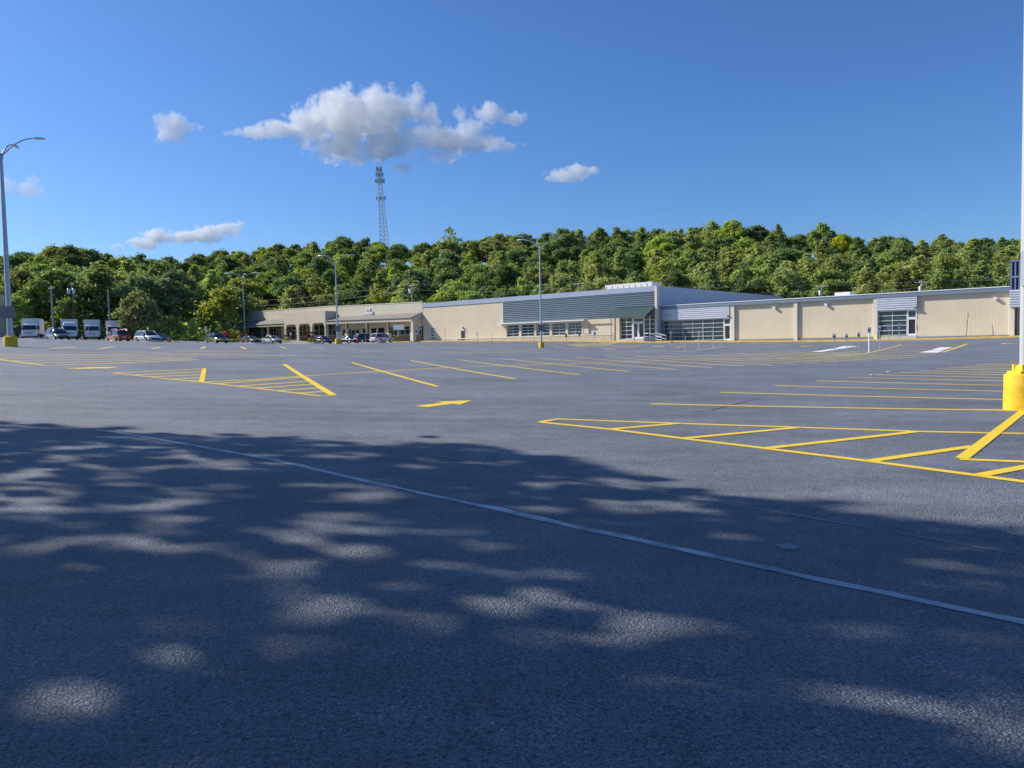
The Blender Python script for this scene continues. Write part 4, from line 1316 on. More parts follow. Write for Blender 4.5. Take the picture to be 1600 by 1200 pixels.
def make_car(name, label, kind, paint, p, heading, Lc=4.6, W=1.85, H=1.68, group='parked cars by the shops and trucks', rack=False):
    low, top, hood, w = car_shape(kind, Lc, W, H)
    t = thing(name, label, 'car', p, heading, group)
    rings = []
    for x, zb, zt_, ws in low:
        ww = w * ws
        rings.append([(x, -ww * .90, zb), (x, -ww, zb + .16), (x, -ww, (zb + zt_) / 2 + .06), (x, -ww * .97, zt_ - .10), (x, -ww * .88, zt_), (x, -ww * .4, zt_ + .03),
                      (x, ww * .4, zt_ + .03), (x, ww * .88, zt_), (x, ww * .97, zt_ - .10), (x, ww, (zb + zt_) / 2 + .06), (x, ww, zb + .16), (x, ww * .90, zb)])
    MB().loft(rings).obj('body', M[paint], t, True)
    def belt(x):
        return np.interp(x, [q[0] for q in low], [q[2] for q in low])
    g, rf = [], []
    for x, _, f, ws in top:
        zb = belt(x) - .06
        zz_ = belt(x) + (H - belt(x)) * f
        wb, wt = w * .93, w * (ws - .10 * f)
        ztp = max(zz_, zb + .05)
        g.append([(x, -wb, zb), (x, -wb + (wb - wt) * .8 * f, zb + (ztp - zb) * .80), (x, -wt * .86, ztp - .015), (x, wt * .86, ztp - .015), (x, wb - (wb - wt) * .8 * f, zb + (ztp - zb) * .80), (x, wb, zb)])
        rf.append((x, wt, ztp, f))
    MB().loft(g).obj('windows', M['car_glass'], t, True)
    rr = []
    for x, wt, ztp, f in rf:
        if f > .78:
            rr.append([(x, -wt * .99, ztp - .16), (x, -wt * .92, ztp - .02), (x, -wt * .5, ztp + .025), (x, wt * .5, ztp + .025), (x, wt * .92, ztp - .02), (x, wt * .99, ztp - .16)])
    if len(rr) > 1:
        MB().loft(rr).obj('roof', M[paint], t, True)
    # pillars
    for sy in (-1, 1):
        for i, j in ((0, 1), (1, 2), (4, 5), (5, 6)):
            (x0, _, f0, _), (x1, _, f1, _) = top[i], top[j]
            a = g[i][2] if sy < 0 else g[i][3]
            b = g[j][2] if sy < 0 else g[j][3]
            MB().tube([(a[0], a[1] * 1.03, a[2]), (b[0], b[1] * 1.03, b[2])], .045, 6).obj('pillar', M[paint], t)
        xm = .05
        yb = w * .93
        MB().tube([(xm - .1, sy * yb * 1.0, hood - .05), (xm - .02, sy * w * .78, H - .08)], .05, 6).obj('pillar', M[paint], t)
    wr = .35 if kind != 'sedan' else .325
    for x in (-Lc * .29, Lc * .31):
        for sy in (-1, 1):
            y0 = sy * w - (.02 if sy > 0 else -.02)
            MB().disc_y(x, y0 - .03 if sy < 0 else y0 - .0, wr + .03, wr + .075, .03, 22).obj('wheel_arch', M['black'], t)
            wl = MB().disc_y(x, y0 - .045 if sy < 0 else y0 - .175, wr, wr, .22, 22).obj('wheel', M['rubber'], t, True)
            MB().disc_y(x, y0 - .06 if sy < 0 else y0 + .04, wr, wr * .66, .02, 14).obj('rim', M['rim'], wl)
    for sy in (-1, 1):
        MB().box(Lc / 2 - .32, Lc / 2 - .05, sy * w * .66 - .2, sy * w * .66 + .2, hood * .60, hood * .72).obj('headlight', M['clear_lens'], t)
        MB().box(-Lc / 2 - .005, -Lc / 2 + .2, sy * w * .76 - .13, sy * w * .76 + .13, hood * .72, hood * .94).obj('taillight', M['red_lens'], t)
        MB().box(Lc * .13, Lc * .13 + .16, sy * (w + .09) - .1, sy * (w + .09) + .1, hood + .02, hood + .17).obj('mirror', M[paint], t)
    MB().box(Lc / 2 - .07, Lc / 2 + .015, -w * .5, w * .5, hood * .30, hood * .52).obj('grille', M['black'], t)
    MB().box(-Lc / 2 - .02, -Lc / 2 + .05, -.26, .26, hood * .55, hood * .68).obj('number_plate', M['sign_white'], t)
    if rack:
        for sy in (-1, 1):
            MB().tube([(-Lc * .34, sy * w * .68, H + .03), (-Lc * .3, sy * w * .68, H + .09), (Lc * .06, sy * w * .68, H + .09), (Lc * .1, sy * w * .68, H + .0)], .022, 6).obj('roof_rail', M['alu'], t)
    return t
HR, HL, HA = TH, TH + math.pi, TH + math.pi / 2
make_car('parked_car', 'dark grey estate suv parked in front of the first box truck', 'suv', 'paint_grey', stand(90.5, 104), HR, 4.75, 1.88, 1.66, rack=True)
make_car('parked_car', 'red suv seen from behind at the right end of the truck row', 'suv', 'paint_red', stand(184, 106), HL, 4.5, 1.85, 1.66, rack=True)
make_car('parked_car', 'white suv parked nose out next to the red suv', 'suv', 'paint_white', stand(231, 106), HR, 4.75, 1.9, 1.64)
make_car('parked_car', 'low black car tail visible behind the nose of the white suv', 'sedan', 'paint_black', stand(249, 116), HR, 4.6, 1.85, 1.45)
make_car('parked_car', 'dark suv with pale reflections standing by the white square sign', 'suv', 'paint_navy', stand(338, 126), HR, 4.9, 1.95, 1.75)
make_car('parked_car', 'black saloon beside the plum shrub with a cone in front', 'sedan', 'paint_black', stand(391.5, 128), HR, 4.6, 1.85, 1.42)
make_car('parked_car', 'silver saloon in front of the left canopy of the strip mall', 'sedan', 'paint_silver', stand(425, 140), HR, 4.6, 1.82, 1.48)
make_car('parked_car', 'black hatchback half hidden behind the plum shrub before the arches', 'hatch', 'paint_black', stand(503, 139), HR, 4.4, 1.82, 1.5)
make_car('parked_car', 'dark blue saloon just right of the strip mall lamp post', 'sedan', 'paint_navy', stand(545, 140), HR, 4.5, 1.82, 1.45)
make_car('parked_car', 'dark suv facing the shops behind the red hydrant', 'suv', 'paint_navy', stand(570, 141), HA, 4.6, 1.85, 1.75)
make_car('parked_car', 'white suv facing the shops beside the yellow green shrub', 'suv', 'paint_white', stand(596.5, 139), HA + .15, 4.7, 1.9, 1.72)

def make_truck(label, p, heading, fairing=True, cream=False):
    t = thing('box_truck', label, 'truck', p, heading, 'white box trucks parked in a row')
    Lb, Wb, Hb = 4.4, 2.25, 3.12
    MB().box(-3.4, 1.0, -Wb / 2, Wb / 2, .85, Hb).obj('cargo_box', M['truck_white'], t)
    e = MB()
    for sy in (-1, 1):
        e.box(.92, 1.03, sy * (Wb / 2 - .06) - .07, sy * (Wb / 2 - .06) + .07, .84, Hb + .02)
    e.box(.925, 1.035, -Wb / 2 - .01, Wb / 2 + .01, Hb - .10, Hb + .025)
    e.obj('corner_trim', M['alu'], t)
    for k in range(1, 6):
        for sy in (-1, 1):
            MB().box(-3.4 + k * .73, -3.36 + k * .73, sy * (Wb / 2 + .008) - .008, sy * (Wb / 2 + .008) + .008, .9, Hb - .1).obj('panel_rib', M['truck_white'], t)
    wc = 1.0
    rings = []
    for x, zb, ztc, ws in ((1.05, .55, 2.28, .97), (1.7, .5, 2.30, 1.0), (2.05, .48, 2.22, 1.0), (2.35, .46, 1.40, .99), (2.52, .44, 1.30, .96), (2.60, .46, .95, .92)):
        q = wc * ws
        rings.append([(x, -q, zb), (x, -q, (zb + ztc) / 2), (x, -q * .9, ztc - .05), (x, -q * .8, ztc), (x, q * .8, ztc), (x, q * .9, ztc - .05), (x, q, (zb + ztc) / 2), (x, q, zb)])
    cab = MB().loft(rings).obj('cab', M['truck_white'], t, True)
    MB().poly([(2.075, -.84, 2.14), (2.075, .84, 2.14), (2.375, .90, 1.42), (2.375, -.90, 1.42), (2.035, -.84, 2.14), (2.035, .84, 2.14), (2.33, .90, 1.42), (2.33, -.90, 1.42)],
              [(0, 3, 2, 1), (4, 5, 6, 7), (0, 1, 5, 4), (2, 3, 7, 6), (1, 2, 6, 5), (3, 0, 4, 7)]).obj('windscreen', M['car_glass'], t)
    for sy in (-1, 1):
        MB().poly([(1.25, sy * 1.005, 1.42), (2.2, sy * 1.005, 1.42), (1.95, sy * .93, 2.08), (1.25, sy * .93, 2.08)], [(0, 1, 2, 3)]).obj('side_window', M['car_glass'], t)
        MB().box(2.50, 2.62, sy * .72 - .16, sy * .72 + .16, .82, 1.0).obj('headlight', M['clear_lens'], t)
        MB().box(2.0, 2.1, sy * 1.2 - .1, sy * 1.2 + .1, 1.45, 1.95).obj('mirror', M['black'], t)
    MB().box(2.56, 2.625, -.5, .5, .84, .98).obj('grille', M['grey_box'], t)
    MB().box(2.45, 2.68, -.97, .97, .46, .68).obj('bumper', M['truck_white'], t)
    MB().box(2.67, 2.69, -.25, .25, .50, .62).obj('number_plate', M['sign_white'], t)
    if fairing:
        MB().loft([[(1.08, -.85, 2.30), (1.08, -.75, 2.82), (1.08, .75, 2.82), (1.08, .85, 2.30)], [(1.5, -.85, 2.30), (1.45, -.72, 2.74), (1.45, .72, 2.74), (1.5, .85, 2.30)],
                   [(1.95, -.8, 2.27), (1.9, -.7, 2.40), (1.9, .7, 2.40), (1.95, .8, 2.27)]]).obj('roof_fairing', M['truck_white'], t, True)
    MB().box(-3.3, 2.2, -.45, .45, .5, .84).obj('chassis', M['black'], t)
    for x in (-2.1, 1.75):
        for sy in (-1, 1):
            yy = sy * .95
            wl = MB().disc_y(x, yy - .13, .40, .40, .26, 20).obj('wheel', M['rubber'], t, True)
            MB().disc_y(x, yy + (.125 if sy > 0 else -.145), .40, .22, .02, 14).obj('rim', M['alu'], wl)
    return t
tr = [(51, 117, -67, False, 'white box truck at the left end of the row, its side showing'), (109.5, 120, -60, True, 'white box truck with a roof fairing, second in the row'),
      (145, 121, -62, False, 'white box truck behind the small red sign, third in the row'), (178.5, 128, -62, False, 'white box truck half hidden by the red suv, last in the row')]
for px, Y, hd, fa, lab in tr:
    make_truck(lab, stand(px, Y), math.radians(hd), fa)

# ------------------------------------------------------------------ cones, hydrant, tape, litter
def cone(label, px, Y):
    t = thing('traffic_cone', label, 'cone', stand(px, Y), 0.3, 'orange traffic cones along the kerb')
    MB().box(-.2, .2, -.2, .2, 0, .05).obj('base', M['orange'], t)
    MB().lathe([(.16, .05), (.105, .36), (.04, .76), (.03, .78)], 16).obj('body', M['orange'], t, True)
    MB().lathe([(.112, .36), (.083, .52), (.082, .53)], 16).obj('reflective_band', M['sign_white'], t, True)
cone('orange cone at the left corner of the first box truck', 32.5, 100)
cone('orange cone between the second and third box trucks', 129, 102)
cone('orange cone under the caution tape right of the white suv', 264.5, 108)
cone('orange cone before the black saloon at the kerb', 385, 116)
cone('orange cone lying low beside the white suv near the shops', 592.5, 131)
ph = stand(558.3, 126)
th = thing('fire_hydrant', 'red fire hydrant on the verge before the dark suv', 'hydrant', ph)
MB().lathe([(.17, -.1), (.17, .06), (.12, .08), (.12, .55), (.16, .57), (.16, .62), (.13, .74), (.05, .82)], 16).obj('barrel', M['red'], th, True)
for a in (0, 1, 2):
    d = (math.cos(a * 1.57 - 1.57), math.sin(a * 1.57 - 1.57))
    MB().tube([(d[0] * .1, d[1] * .1, .42), (d[0] * .24, d[1] * .24, .42)], .07, 8).obj('nozzle', M['red'], th)
MB().tube([(0, 0, .8), (0, 0, .9)], .04, 6).obj('top_nut', M['red'], th)

def tape(label, pts, wdt=.12):
    V, F = [], []
    for a, b in zip(pts[:-1], pts[1:]):
        a, b = np.array(a), np.array(b)
        for k in range(9):
            u = k / 8
            p = a + (b - a) * u
            p[2] -= .18 * 4 * u * (1 - u)
            tw_ = .8 * math.sin(u * 5)
            V += [p + [0, math.sin(tw_) * wdt / 2, math.cos(tw_) * wdt / 2], p - [0, math.sin(tw_) * wdt / 2, math.cos(tw_) * wdt / 2]]
            i = len(V) // 2 - 1
            if k:
                F.append((2 * i - 2, 2 * i - 1, 2 * i + 1, 2 * i))
    me = bpy.data.meshes.new('caution_tape')
    me.from_pydata([tuple(v) for v in V], [], F)
    me.materials.append(M['tape'])
    tag(link_mesh('caution_tape', me), label, 'tape', 'yellow caution tape strung along the kerb')
def tp(px, Y, h):
    p = stand(px, Y)
    return (p[0], p[1], p[2] + h)
tape('yellow caution tape rising to a post before the red suv', [tp(134, 103, .3), tp(142, 103, .05), tp(168, 103, .05), tp(184.5, 103, .8), tp(186, 103, .05)])
tape('yellow caution tape peaked over the cone right of the white suv', [tp(205, 107, .08), tp(250, 108, .08), tp(264.5, 108, .78), tp(281, 108, .1)])
tape('yellow caution tape stretched across the dark suv by the white sign', [tp(300, 118, .1), tp(318, 118, .85), tp(376, 118, .75), tp(400, 119, .95)])
tape('yellow caution tape between the silver saloon and the plum shrub', [tp(400, 121, .9), tp(412, 121, 1.0), tp(432, 122, .95), tp(449, 122, .8)])
for px, Y, nm in ((185.5, 103, 'short yellow post holding tape before the red suv'), (376, 118, 'thin stake holding tape beside the black saloon')):
    o = MB().tube([(0, 0, -.2), (0, 0, .95)], .05, 8).obj('stake', M['tape'] if px < 300 else M['wood_pole'])
    o.location = stand(px, Y)
    tag(o, nm, 'stake')
def litter(label, px, py, s):
    mb = MB()
    n = 9
    rr = []
    for z_, r_ in ((0, .8), (.35, 1.0), (.7, .7), (.9, .2)):
        rr.append([(r_ * random.uniform(.75, 1.2) * s * math.cos(6.28 * k / n), r_ * .6 * random.uniform(.75, 1.2) * s * math.sin(6.28 * k / n), z_ * .6 * s * random.uniform(.6, 1.0)) for k in range(n)])
    o = mb.loft(rr).obj('crumpled_paper', M['sign_white'])
    o.location = ground(px, py)
    tag(o, label, 'litter', 'scraps of white litter on the asphalt')
litter('white scrap of paper on the asphalt at the end of a stall line, nearer one', 1361.5, 586.2, .10)
litter('white scrap of paper on the asphalt farther up the aisle', 1388.5, 581.2, .10)

# ------------------------------------------------------------------ fence at far left
fa, fb = stand(-2, 134), stand(103, 133)
fl_ = math.hypot(fb[0] - fa[0], fb[1] - fa[1])
fn = thing('board_fence', 'dark grey board fence behind the first box truck', 'fence', fa, math.atan2(fb[1] - fa[1], fb[0] - fa[0]))
bm_ = MB().box(0, .26, -.02, .02, -1, 2.05).mesh('board', M['fence_wood'])
for k in range(int(fl_ / .28)):
    o = link_mesh('board', bm_, fn)
    o.location = (k * .28, 0, random.uniform(-.03, .03))
for zz_ in (.4, 1.5):
    MB().box(0, fl_, .03, .1, zz_, zz_ + .09).obj('rail', M['fence_wood'], fn)

# ------------------------------------------------------------------ utility poles and wires
def utility_pole(label, px, top_y, Y, lean_=0.0, transformer=0, cross=True, h_extra=0, base_z=None):
    p = at_depth(px, 500, Y)
    gz = float(max(hill_z(p[0], p[1]), lot_z(p[0], min(p[1], 150)) - .3)) if base_z is None else base_z
    topz = at_depth(px, top_y, Y)[2]
    H = topz - gz
    t = thing('utility_pole', label, 'utility pole', (p[0], p[1], gz), 0, 'utility poles behind the shops')
    top = np.array([lean_ * H, 0, H])
    MB().tube([(0, 0, -.5), tuple(top)], [.19, .12], 10).obj('pole', M['wood_pole'], t, True)
    ca_ = np.array([math.cos(TH), math.sin(TH), 0])
    if cross:
        c = top - [0, 0, .5]
        MB().tube([c - ca_ * 1.2, c + ca_ * 1.2], .07, 6).obj('crossarm', M['wood_pole'], t)
        for k in (-1.1, -.4, .4, 1.1):
            q = c + ca_ * k
            MB().tube([q, q + [0, 0, .25]], .05, 6).obj('insulator', M['alu'], t)
    for k in range(transformer):
        q = top - [0, 0, 2.2] + np.array([.45 * (1 if k % 2 else -1), -.25, 0]) * (1 if transformer > 1 else .9)
        MB().lathe([(.27, 0), (.28, .1), (.28, .85), (.2, .95)], 14, (q[0], q[1])).obj('transformer', M['alu'], t, True).location = (0, 0, q[2])
    return np.array([p[0], p[1], gz]) + top
w1 = utility_pole('leaning utility pole with pale transformers behind the box trucks', 117.5, 440, 138, -.03, 2)
w2 = utility_pole('thin dark pole with crossarm between the first and second trucks', 82.5, 446, 130, 0, 0)
w3 = utility_pole('slim pole with a small lamp behind the third box truck', 171, 452.5, 136, 0, 0, False)
w4 = utility_pole('utility pole with pale transformer rising behind the strip mall roof', 644.5, 443, 176, 0, 1)
w5 = utility_pole('utility pole with crossarm behind the low wing near its roof unit', 1284, 444, 152, 0, 1)
w6 = utility_pole('utility pole behind the low wing above the glazed storefront', 1440, 437, 142, 0, 1)
w7 = utility_pole('utility pole behind the tall store left of the middle lamp', 905, 440, 168, 0, 0)
w8 = at_depth(1720, 428, 128)
w0 = at_depth(-60, 452, 138)
w45 = at_depth(330, 472, 190)
def wire(label, a, b, sag, r=.014):
    pts = []
    for k in range(17):
        u = k / 16
        p = np.array(a) + (np.array(b) - np.array(a)) * u
        p[2] -= sag * 4 * u * (1 - u)
        pts.append(p)
    o = MB().tube(pts, r, 5).obj('power_line', M['galv'])
    tag(o, label, 'wire', 'power lines strung behind the shops')
for dz, nm in ((0, 'upper'), (-1.3, 'lower')):
    o_ = np.array([0, 0, dz])
    wire(nm + ' wire between the two poles behind the low wing', w5 + o_, w6 + o_, .5)
    wire(nm + ' wire running off right from the pole above the glazed storefront', w6 + o_, w8 + o_, .5)
    wire(nm + ' wire above the tall store roof toward the low wing pole', w7 + o_, w5 + o_, .9)
    wire(nm + ' wire from the strip mall pole toward the tall store roof', w4 + o_, w7 + o_, .8)
    wire(nm + ' wire before the trees left of the strip mall pole', w45 + o_, w4 + o_, .9)
    wire(nm + ' wire from the leaning pole across the trees behind the trucks', w1 + o_, w45 + o_, 1.4)

# ------------------------------------------------------------------ lattice tower on the ridge
tY = 345
ptop = at_depth(595, 262, tY)
pbas = at_depth(596, 402, tY)
gz = float(hill_z(pbas[0], pbas[1])) - 1
kt = tY / 1200
Htw = ptop[2] - gz
tw = thing('radio_tower', 'steel lattice mobile phone tower on the wooded ridge', 'tower', (ptop[0], pbas[1], gz))
xl = (590.5 - 595) * kt
def half(z):
    """x of left and right legs at height z"""
    f_ = (Htw - z) / (112 * kt)
    return xl, xl + (3.4 + 9.6 * f_) * kt
legs = MB()
for j in range(3):
    pts = []
    for k in range(13):
        z = Htw * k / 12
        a, b = half(z)
        if j == 0:
            q = (a, 0, z)
        elif j == 1:
            q = (b, (b - a) * .1, z)
        else:
            q = ((a + b) / 2, (b - a) * .8, z)
        pts.append(q)
    MB().tube(pts, .17 if j == 0 else .11, 6).obj('leg', M['galv'], tw)
br = MB()
nb = 26
def lp(j, z):
    a, b = half(z)
    return ((a, 0, z), (b, (b - a) * .1, z), ((a + b) / 2, (b - a) * .8, z))[j]
for k in range(nb):
    z0, z1_ = Htw * k / nb, Htw * (k + 1) / nb
    for i, j in ((0, 1), (1, 2), (2, 0)):
        br.tube([lp(i, z0), lp(j, z1_)], .045, 4, False)
        br.tube([lp(j, z0), lp(i, z1_)], .045, 4, False)
        br.tube([lp(i, z0), lp(j, z0)], .04, 4, False)
br.obj('bracing', M['galv'], tw)
M['antenna'] = mat('antenna_panel', (0.28, 0.36, 0.34), .5)
for zc, rad, n in ((Htw - 2 * kt, 4.2 * kt, 12), (Htw - 10.5 * kt, 5.4 * kt, 12), (Htw - 20 * kt, 6.6 * kt, 14), (Htw - 46.5 * kt, 7 * kt, 7)):
    a, b = half(zc)
    cx = (a + b) / 2
    pf = MB()
    for k in range(12):
        q0, q1 = 2 * math.pi * k / 12, 2 * math.pi * (k + 1) / 12
        pf.tube([(cx + rad * .85 * math.cos(q0), rad * .85 * math.sin(q0), zc), (cx + rad * .85 * math.cos(q1), rad * .85 * math.sin(q1), zc)], .08, 4)
        if k % 4 == 0:
            pf.tube([(cx, 0, zc), (cx + rad * .85 * math.cos(q0), rad * .85 * math.sin(q0), zc)], .08, 4)
    pf.obj('platform', M['galv'], tw)
    for k in range(n):
        q = 2 * math.pi * (k + .3) / n
        hh = random.uniform(.8, 1.15) * 3.4 * kt
        x_, y_ = cx + rad * math.cos(q), rad * math.sin(q)
        MB().box(x_ - .14, x_ + .14, y_ - .1, y_ + .1, zc - hh, zc + hh * .9).obj('antenna', M['antenna'], tw)

# ------------------------------------------------------------------ foliage
def leaf_quads(C, N, size, jitter=.6, asp=(.7, 1.3)):
    """leaf clumps: centres C, facing N (n x 3)"""
    n = len(C)
    N = N + rng.normal(0, jitter, (n, 3))
    N /= np.linalg.norm(N, axis=1, keepdims=True) + 1e-9
    R_ = rng.normal(size=(n, 3))
    A = np.cross(N, R_)
    A /= np.linalg.norm(A, axis=1, keepdims=True) + 1e-9
    Bv = np.cross(N, A)
    sz = size * rng.uniform(.55, 1.35, (n, 1)) / 2
    a = A * sz * rng.uniform(asp[0], asp[1], (n, 1))
    b = Bv * sz
    k = rng.uniform(.2, .75, (n, 1))
    V = np.stack([C - a * k - b, C + a - b * k, C + a * k + b, C - a + b * k * .8], 1).reshape(-1, 3)
    F = np.arange(4 * n).reshape(-1, 4)
    return V, F
def crown_points(lobes, per, shell=.35):
    Cs, Ns = [], []
    for (c, r) in lobes:
        n = max(8, int(per * (np.mean(r) / 2.0) ** 2))
        u = rng.normal(size=(n, 3))
        u /= np.linalg.norm(u, axis=1, keepdims=True)
        u[:, 2] = np.where(u[:, 2] < -.35, -u[:, 2] * .6, u[:, 2])
        rad = 1 - shell * rng.random((n, 1)) ** 1.6
        rad *= 1 + .18 * np.sin(u[:, :1] * 7 + c[0]) * np.cos(u[:, 1:2] * 6 + c[1])
        Cs.append(np.array(c) + u * rad * np.array(r))
        Ns.append(u + np.array([0, 0, .35]))
    return np.concatenate(Cs), np.concatenate(Ns)
def broad_crown(H, R_, seed, per=250, leaf=.55, low=.28, nl=24, airy=False):
    global rng
    rng = np.random.default_rng(seed)
    lobes = []
    zc, rz = H * (1 + low) / 2, H * (1 - low) / 2
    for i in range(int(nl * 1.6)):
        u = rng.normal(size=3)
        u /= np.linalg.norm(u)
        u[2] = u[2] * .9 + .12
        rr = rng.uniform(.42, .90)
        r = rng.uniform(.15, .31) * R_ * (.8 if airy else 1.0)
        prof = 1.0 - .35 * max(0, u[2])
        c = (u[0] * R_ * rr * prof, u[1] * R_ * rr * prof, zc + u[2] * rz * .78)
        lobes.append((c, (r, r, r * rng.uniform(.65, .95))))
    lobes.append(((0, 0, zc), (R_ * .5, R_ * .5, rz * .6)))
    C, N = crown_points(lobes, per)
    # stray twigs for an uneven outline
    k = rng.integers(0, len(C), len(C) // 8)
    d = C[k] - np.array([0, 0, zc])
    C = np.concatenate([C, C[k] + d * rng.uniform(.03, .20, (len(k), 1))])
    N = np.concatenate([N, N[k]])
    return leaf_quads(C, N, leaf)
def pine_crown(H, R_, seed, leaf=.5, tiers=15):
    global rng
    rng = np.random.default_rng(seed)
    Cs, Ns = [], []
    for i in range(tiers):
        t = i / (tiers - 1)
        z = H * (.22 + .76 * t)
        rad = R_ * (1 - t) ** .65 * rng.uniform(.75, 1.1) + .35
        for b in range(int(6 + 3 * (1 - t))):
            a = rng.uniform(0, 2 * math.pi)
            L_ = rad * rng.uniform(.6, 1.12)
            n = int(85 * (.4 + L_ / R_))
            u = rng.random((n, 1)) ** .6
            d = np.array([[math.cos(a), math.sin(a), .12]])
            spread = .16 + .30 * u * L_ * .5
            P = d * L_ * u + rng.normal(size=(n, 3)) * spread * np.array([1, 1, .75])
            P[:, 2] += z + .16 * L_ * (u[:, 0] ** 2) * 1.4 - .2
            Cs.append(P)
            Ns.append(np.tile(np.array([[d[0, 0] * .4, d[0, 1] * .4, 1.0]]), (n, 1)))
    return leaf_quads(np.concatenate(Cs), np.concatenate(Ns), leaf, .7, (.9, 2.0))
def trunk_mb(H, r, limbs=5, seed=0, lean_=.03, top=.8):
    rg = random.Random(seed)
    mb = MB()
    n = 6
    pts = [(rg.uniform(-1, 1) * lean_ * H * k / n, rg.uniform(-1, 1) * lean_ * H * k / n, -1.2 + (H * top + 1.2) * k / n) for k in range(n + 1)]
    mb.tube(pts, [r * (1.25 - 1.1 * k / n) for k in range(n + 1)], 8)
    for i in range(limbs):
        k = rg.randint(2, n - 1)
        a = rg.uniform(0, 6.28)
        L_ = H * rg.uniform(.16, .3)
        p = np.array(pts[k])
        e = p + np.array([math.cos(a) * L_, math.sin(a) * L_, L_ * .75])
        mid_ = (p + e) / 2 + [0, 0, -.1 * L_]
        mb.tube([p, mid_, e], [r * .42, r * .28, r * .1], 6)
    return mb

BR, PN = [], []
for i in range(8):
    H = 13.0
    R_ = [4.6, 5.2, 4.2, 5.6, 4.9, 3.9, 5.0, 4.4][i]
    V, F = broad_crown(H, R_, 100 + i, 430, .40, [.2, .25, .15, .3, .22, .12, .2, .18][i], [24, 30, 20, 34, 26, 18, 28, 22][i])
    BR.append((np_mesh('crown', V, F, LEAF['mid green']), trunk_mb(H, .24, 6, i).mesh('trunk', M['bark'], True), H))
for i in range(6):
    V, F = pine_crown(14.0, [3.6, 4.3, 3.2, 4.0, 4.6, 3.0][i], 200 + i, .31, [14, 16, 13, 15, 17, 12][i])
    PN.append((np_mesh('crown', V, F, LEAF['pine']), trunk_mb(14.0, .2, 4, 20 + i, .015, .95).mesh('trunk', M['bark'], True), 14.0))

def plant(name, label, cat, loc, proto, sc, rz, leafm, group, sxy=None):
    t = thing(name, label, cat, loc, rz, group)
    s = sxy or sc
    t.scale = (s, s, sc)
    tk = link_mesh('trunk', proto[1], t)
    cr = link_mesh('crown', proto[0], t)
    cr.material_slots[0].link = 'OBJECT'
    cr.material_slots[0].material = LEAF[leafm]
    return t

LAND = [(-60, 'behind the left lamp post'), (60, 'above the first two box trucks'), (150, 'above the third box truck'), (215, 'above the round myrtle'),
        (280, 'left of the strip mall'), (350, 'beside the left mall end'), (420, 'above the left canopy'), (490, 'above the arches'), (560, 'below the radio tower'), (625, 'above the mall pole'),
        (700, 'above the plain cream wall'), (780, 'above the corrugated band start'), (850, 'behind the middle lamp'), (920, 'above the rooftop unit'),
        (990, 'above the green awning'), (1060, 'above the wide glass front'), (1140, 'above the grey side wall'), (1210, 'above the first ribbed wall'), (1285, 'behind the low wing pole'),
        (1350, 'above the second ribbed wall'), (1430, 'above the small storefront'), (1500, 'above the third ribbed wall'), (1570, 'beside the navy sign tower'), (1700, 'past the right lamp post')]
def landmark(px):
    return min(LAND, key=lambda q: abs(q[0] - px))[1]
nr = 11
prng = random.Random(11)
count = 0
for i in range(nr):
    t = i / (nr - 2)
    px = -70.0 + prng.uniform(0, 30)
    while px < 1660:
        d0, d1 = lerp_t(D0T, px), lerp_t(D1T, px)
        D = d0 + (d1 - d0) * min(t, 1.05) + prng.uniform(-4, 4)
        step = 8.5 * 1200 / D * prng.uniform(.75, 1.25)
        p = at_depth(px, 480, D)
        gz = float(hill_z(p[0], p[1]))
        prob = float(np.interp(px, [0, 700, 1000, 1200, 1300, 1420, 1600], [.04, .16, .34, .42, .58, .86, .95]))
        if t >= 1:
            prob *= .7
        pine = prng.random() < prob
        wid = prng.uniform(.92, 1.3)
        form = ('slender ' if wid < 1.02 else 'broad ' if wid > 1.2 else '')
        where = ['at the foot of the slope', 'on the lower slope', 'on the lower slope', 'half way up the slope', 'half way up the slope', 'high on the slope', 'high on the slope', 'near the ridge', 'near the ridge', 'on the skyline', 'on the skyline'][i]
        sc = prng.uniform(.84, 1.14)
        if i >= nr - 2:
            ztop = at_depth(px, lerp_t(SKYL, px) + prng.uniform(-1, 4), D)[2]
            sc = max(.55, min(1.25, (ztop - gz) / (14 if pine else 13)))
        if pine:
            lm = 'pine' if prng.random() < .7 else 'dark pine'
            pr_ = prng.choice(PN)
            plant('pine_tree', f"{form}{'green' if lm == 'pine' else 'dark'} feathery pine {where}, {landmark(px)}", 'tree', (p[0], p[1], gz - .2), pr_, sc, prng.uniform(0, 6.28), lm, 'pines in the wood on the hillside', sc * wid * 1.14)
        else:
            if px < 330:
                wts = [('dark green', .36), ('bluish', .22), ('olive', .16), ('mid green', .18), ('yellow green', .08)]
            elif px < 700:
                wts = [('dark green', .2), ('bluish', .1), ('olive', .16), ('mid green', .32), ('yellow green', .22)]
            else:
                wts = [('dark green', .16), ('bluish', .08), ('olive', .24), ('mid green', .32), ('yellow green', .2)]
            if i >= nr - 2:
                wts = [('dark green', .45), ('bluish', .35), ('mid green', .2)]
            x = prng.random()
            lm = wts[-1][0]
            for nme, wv in wts:
                x -= wv
                if x < 0:
                    lm = nme
                    break
            pr_ = prng.choice(BR)
            plant('leafy_tree', f"{form}{lm.replace('bluish', 'bluish green')} tree {where}, {landmark(px)}", 'tree', (p[0], p[1], gz - .2), pr_, sc, prng.uniform(0, 6.28), lm, 'leafy trees in the wood on the hillside', sc * wid)
        count += 1
        px += step
print('forest trees', count)

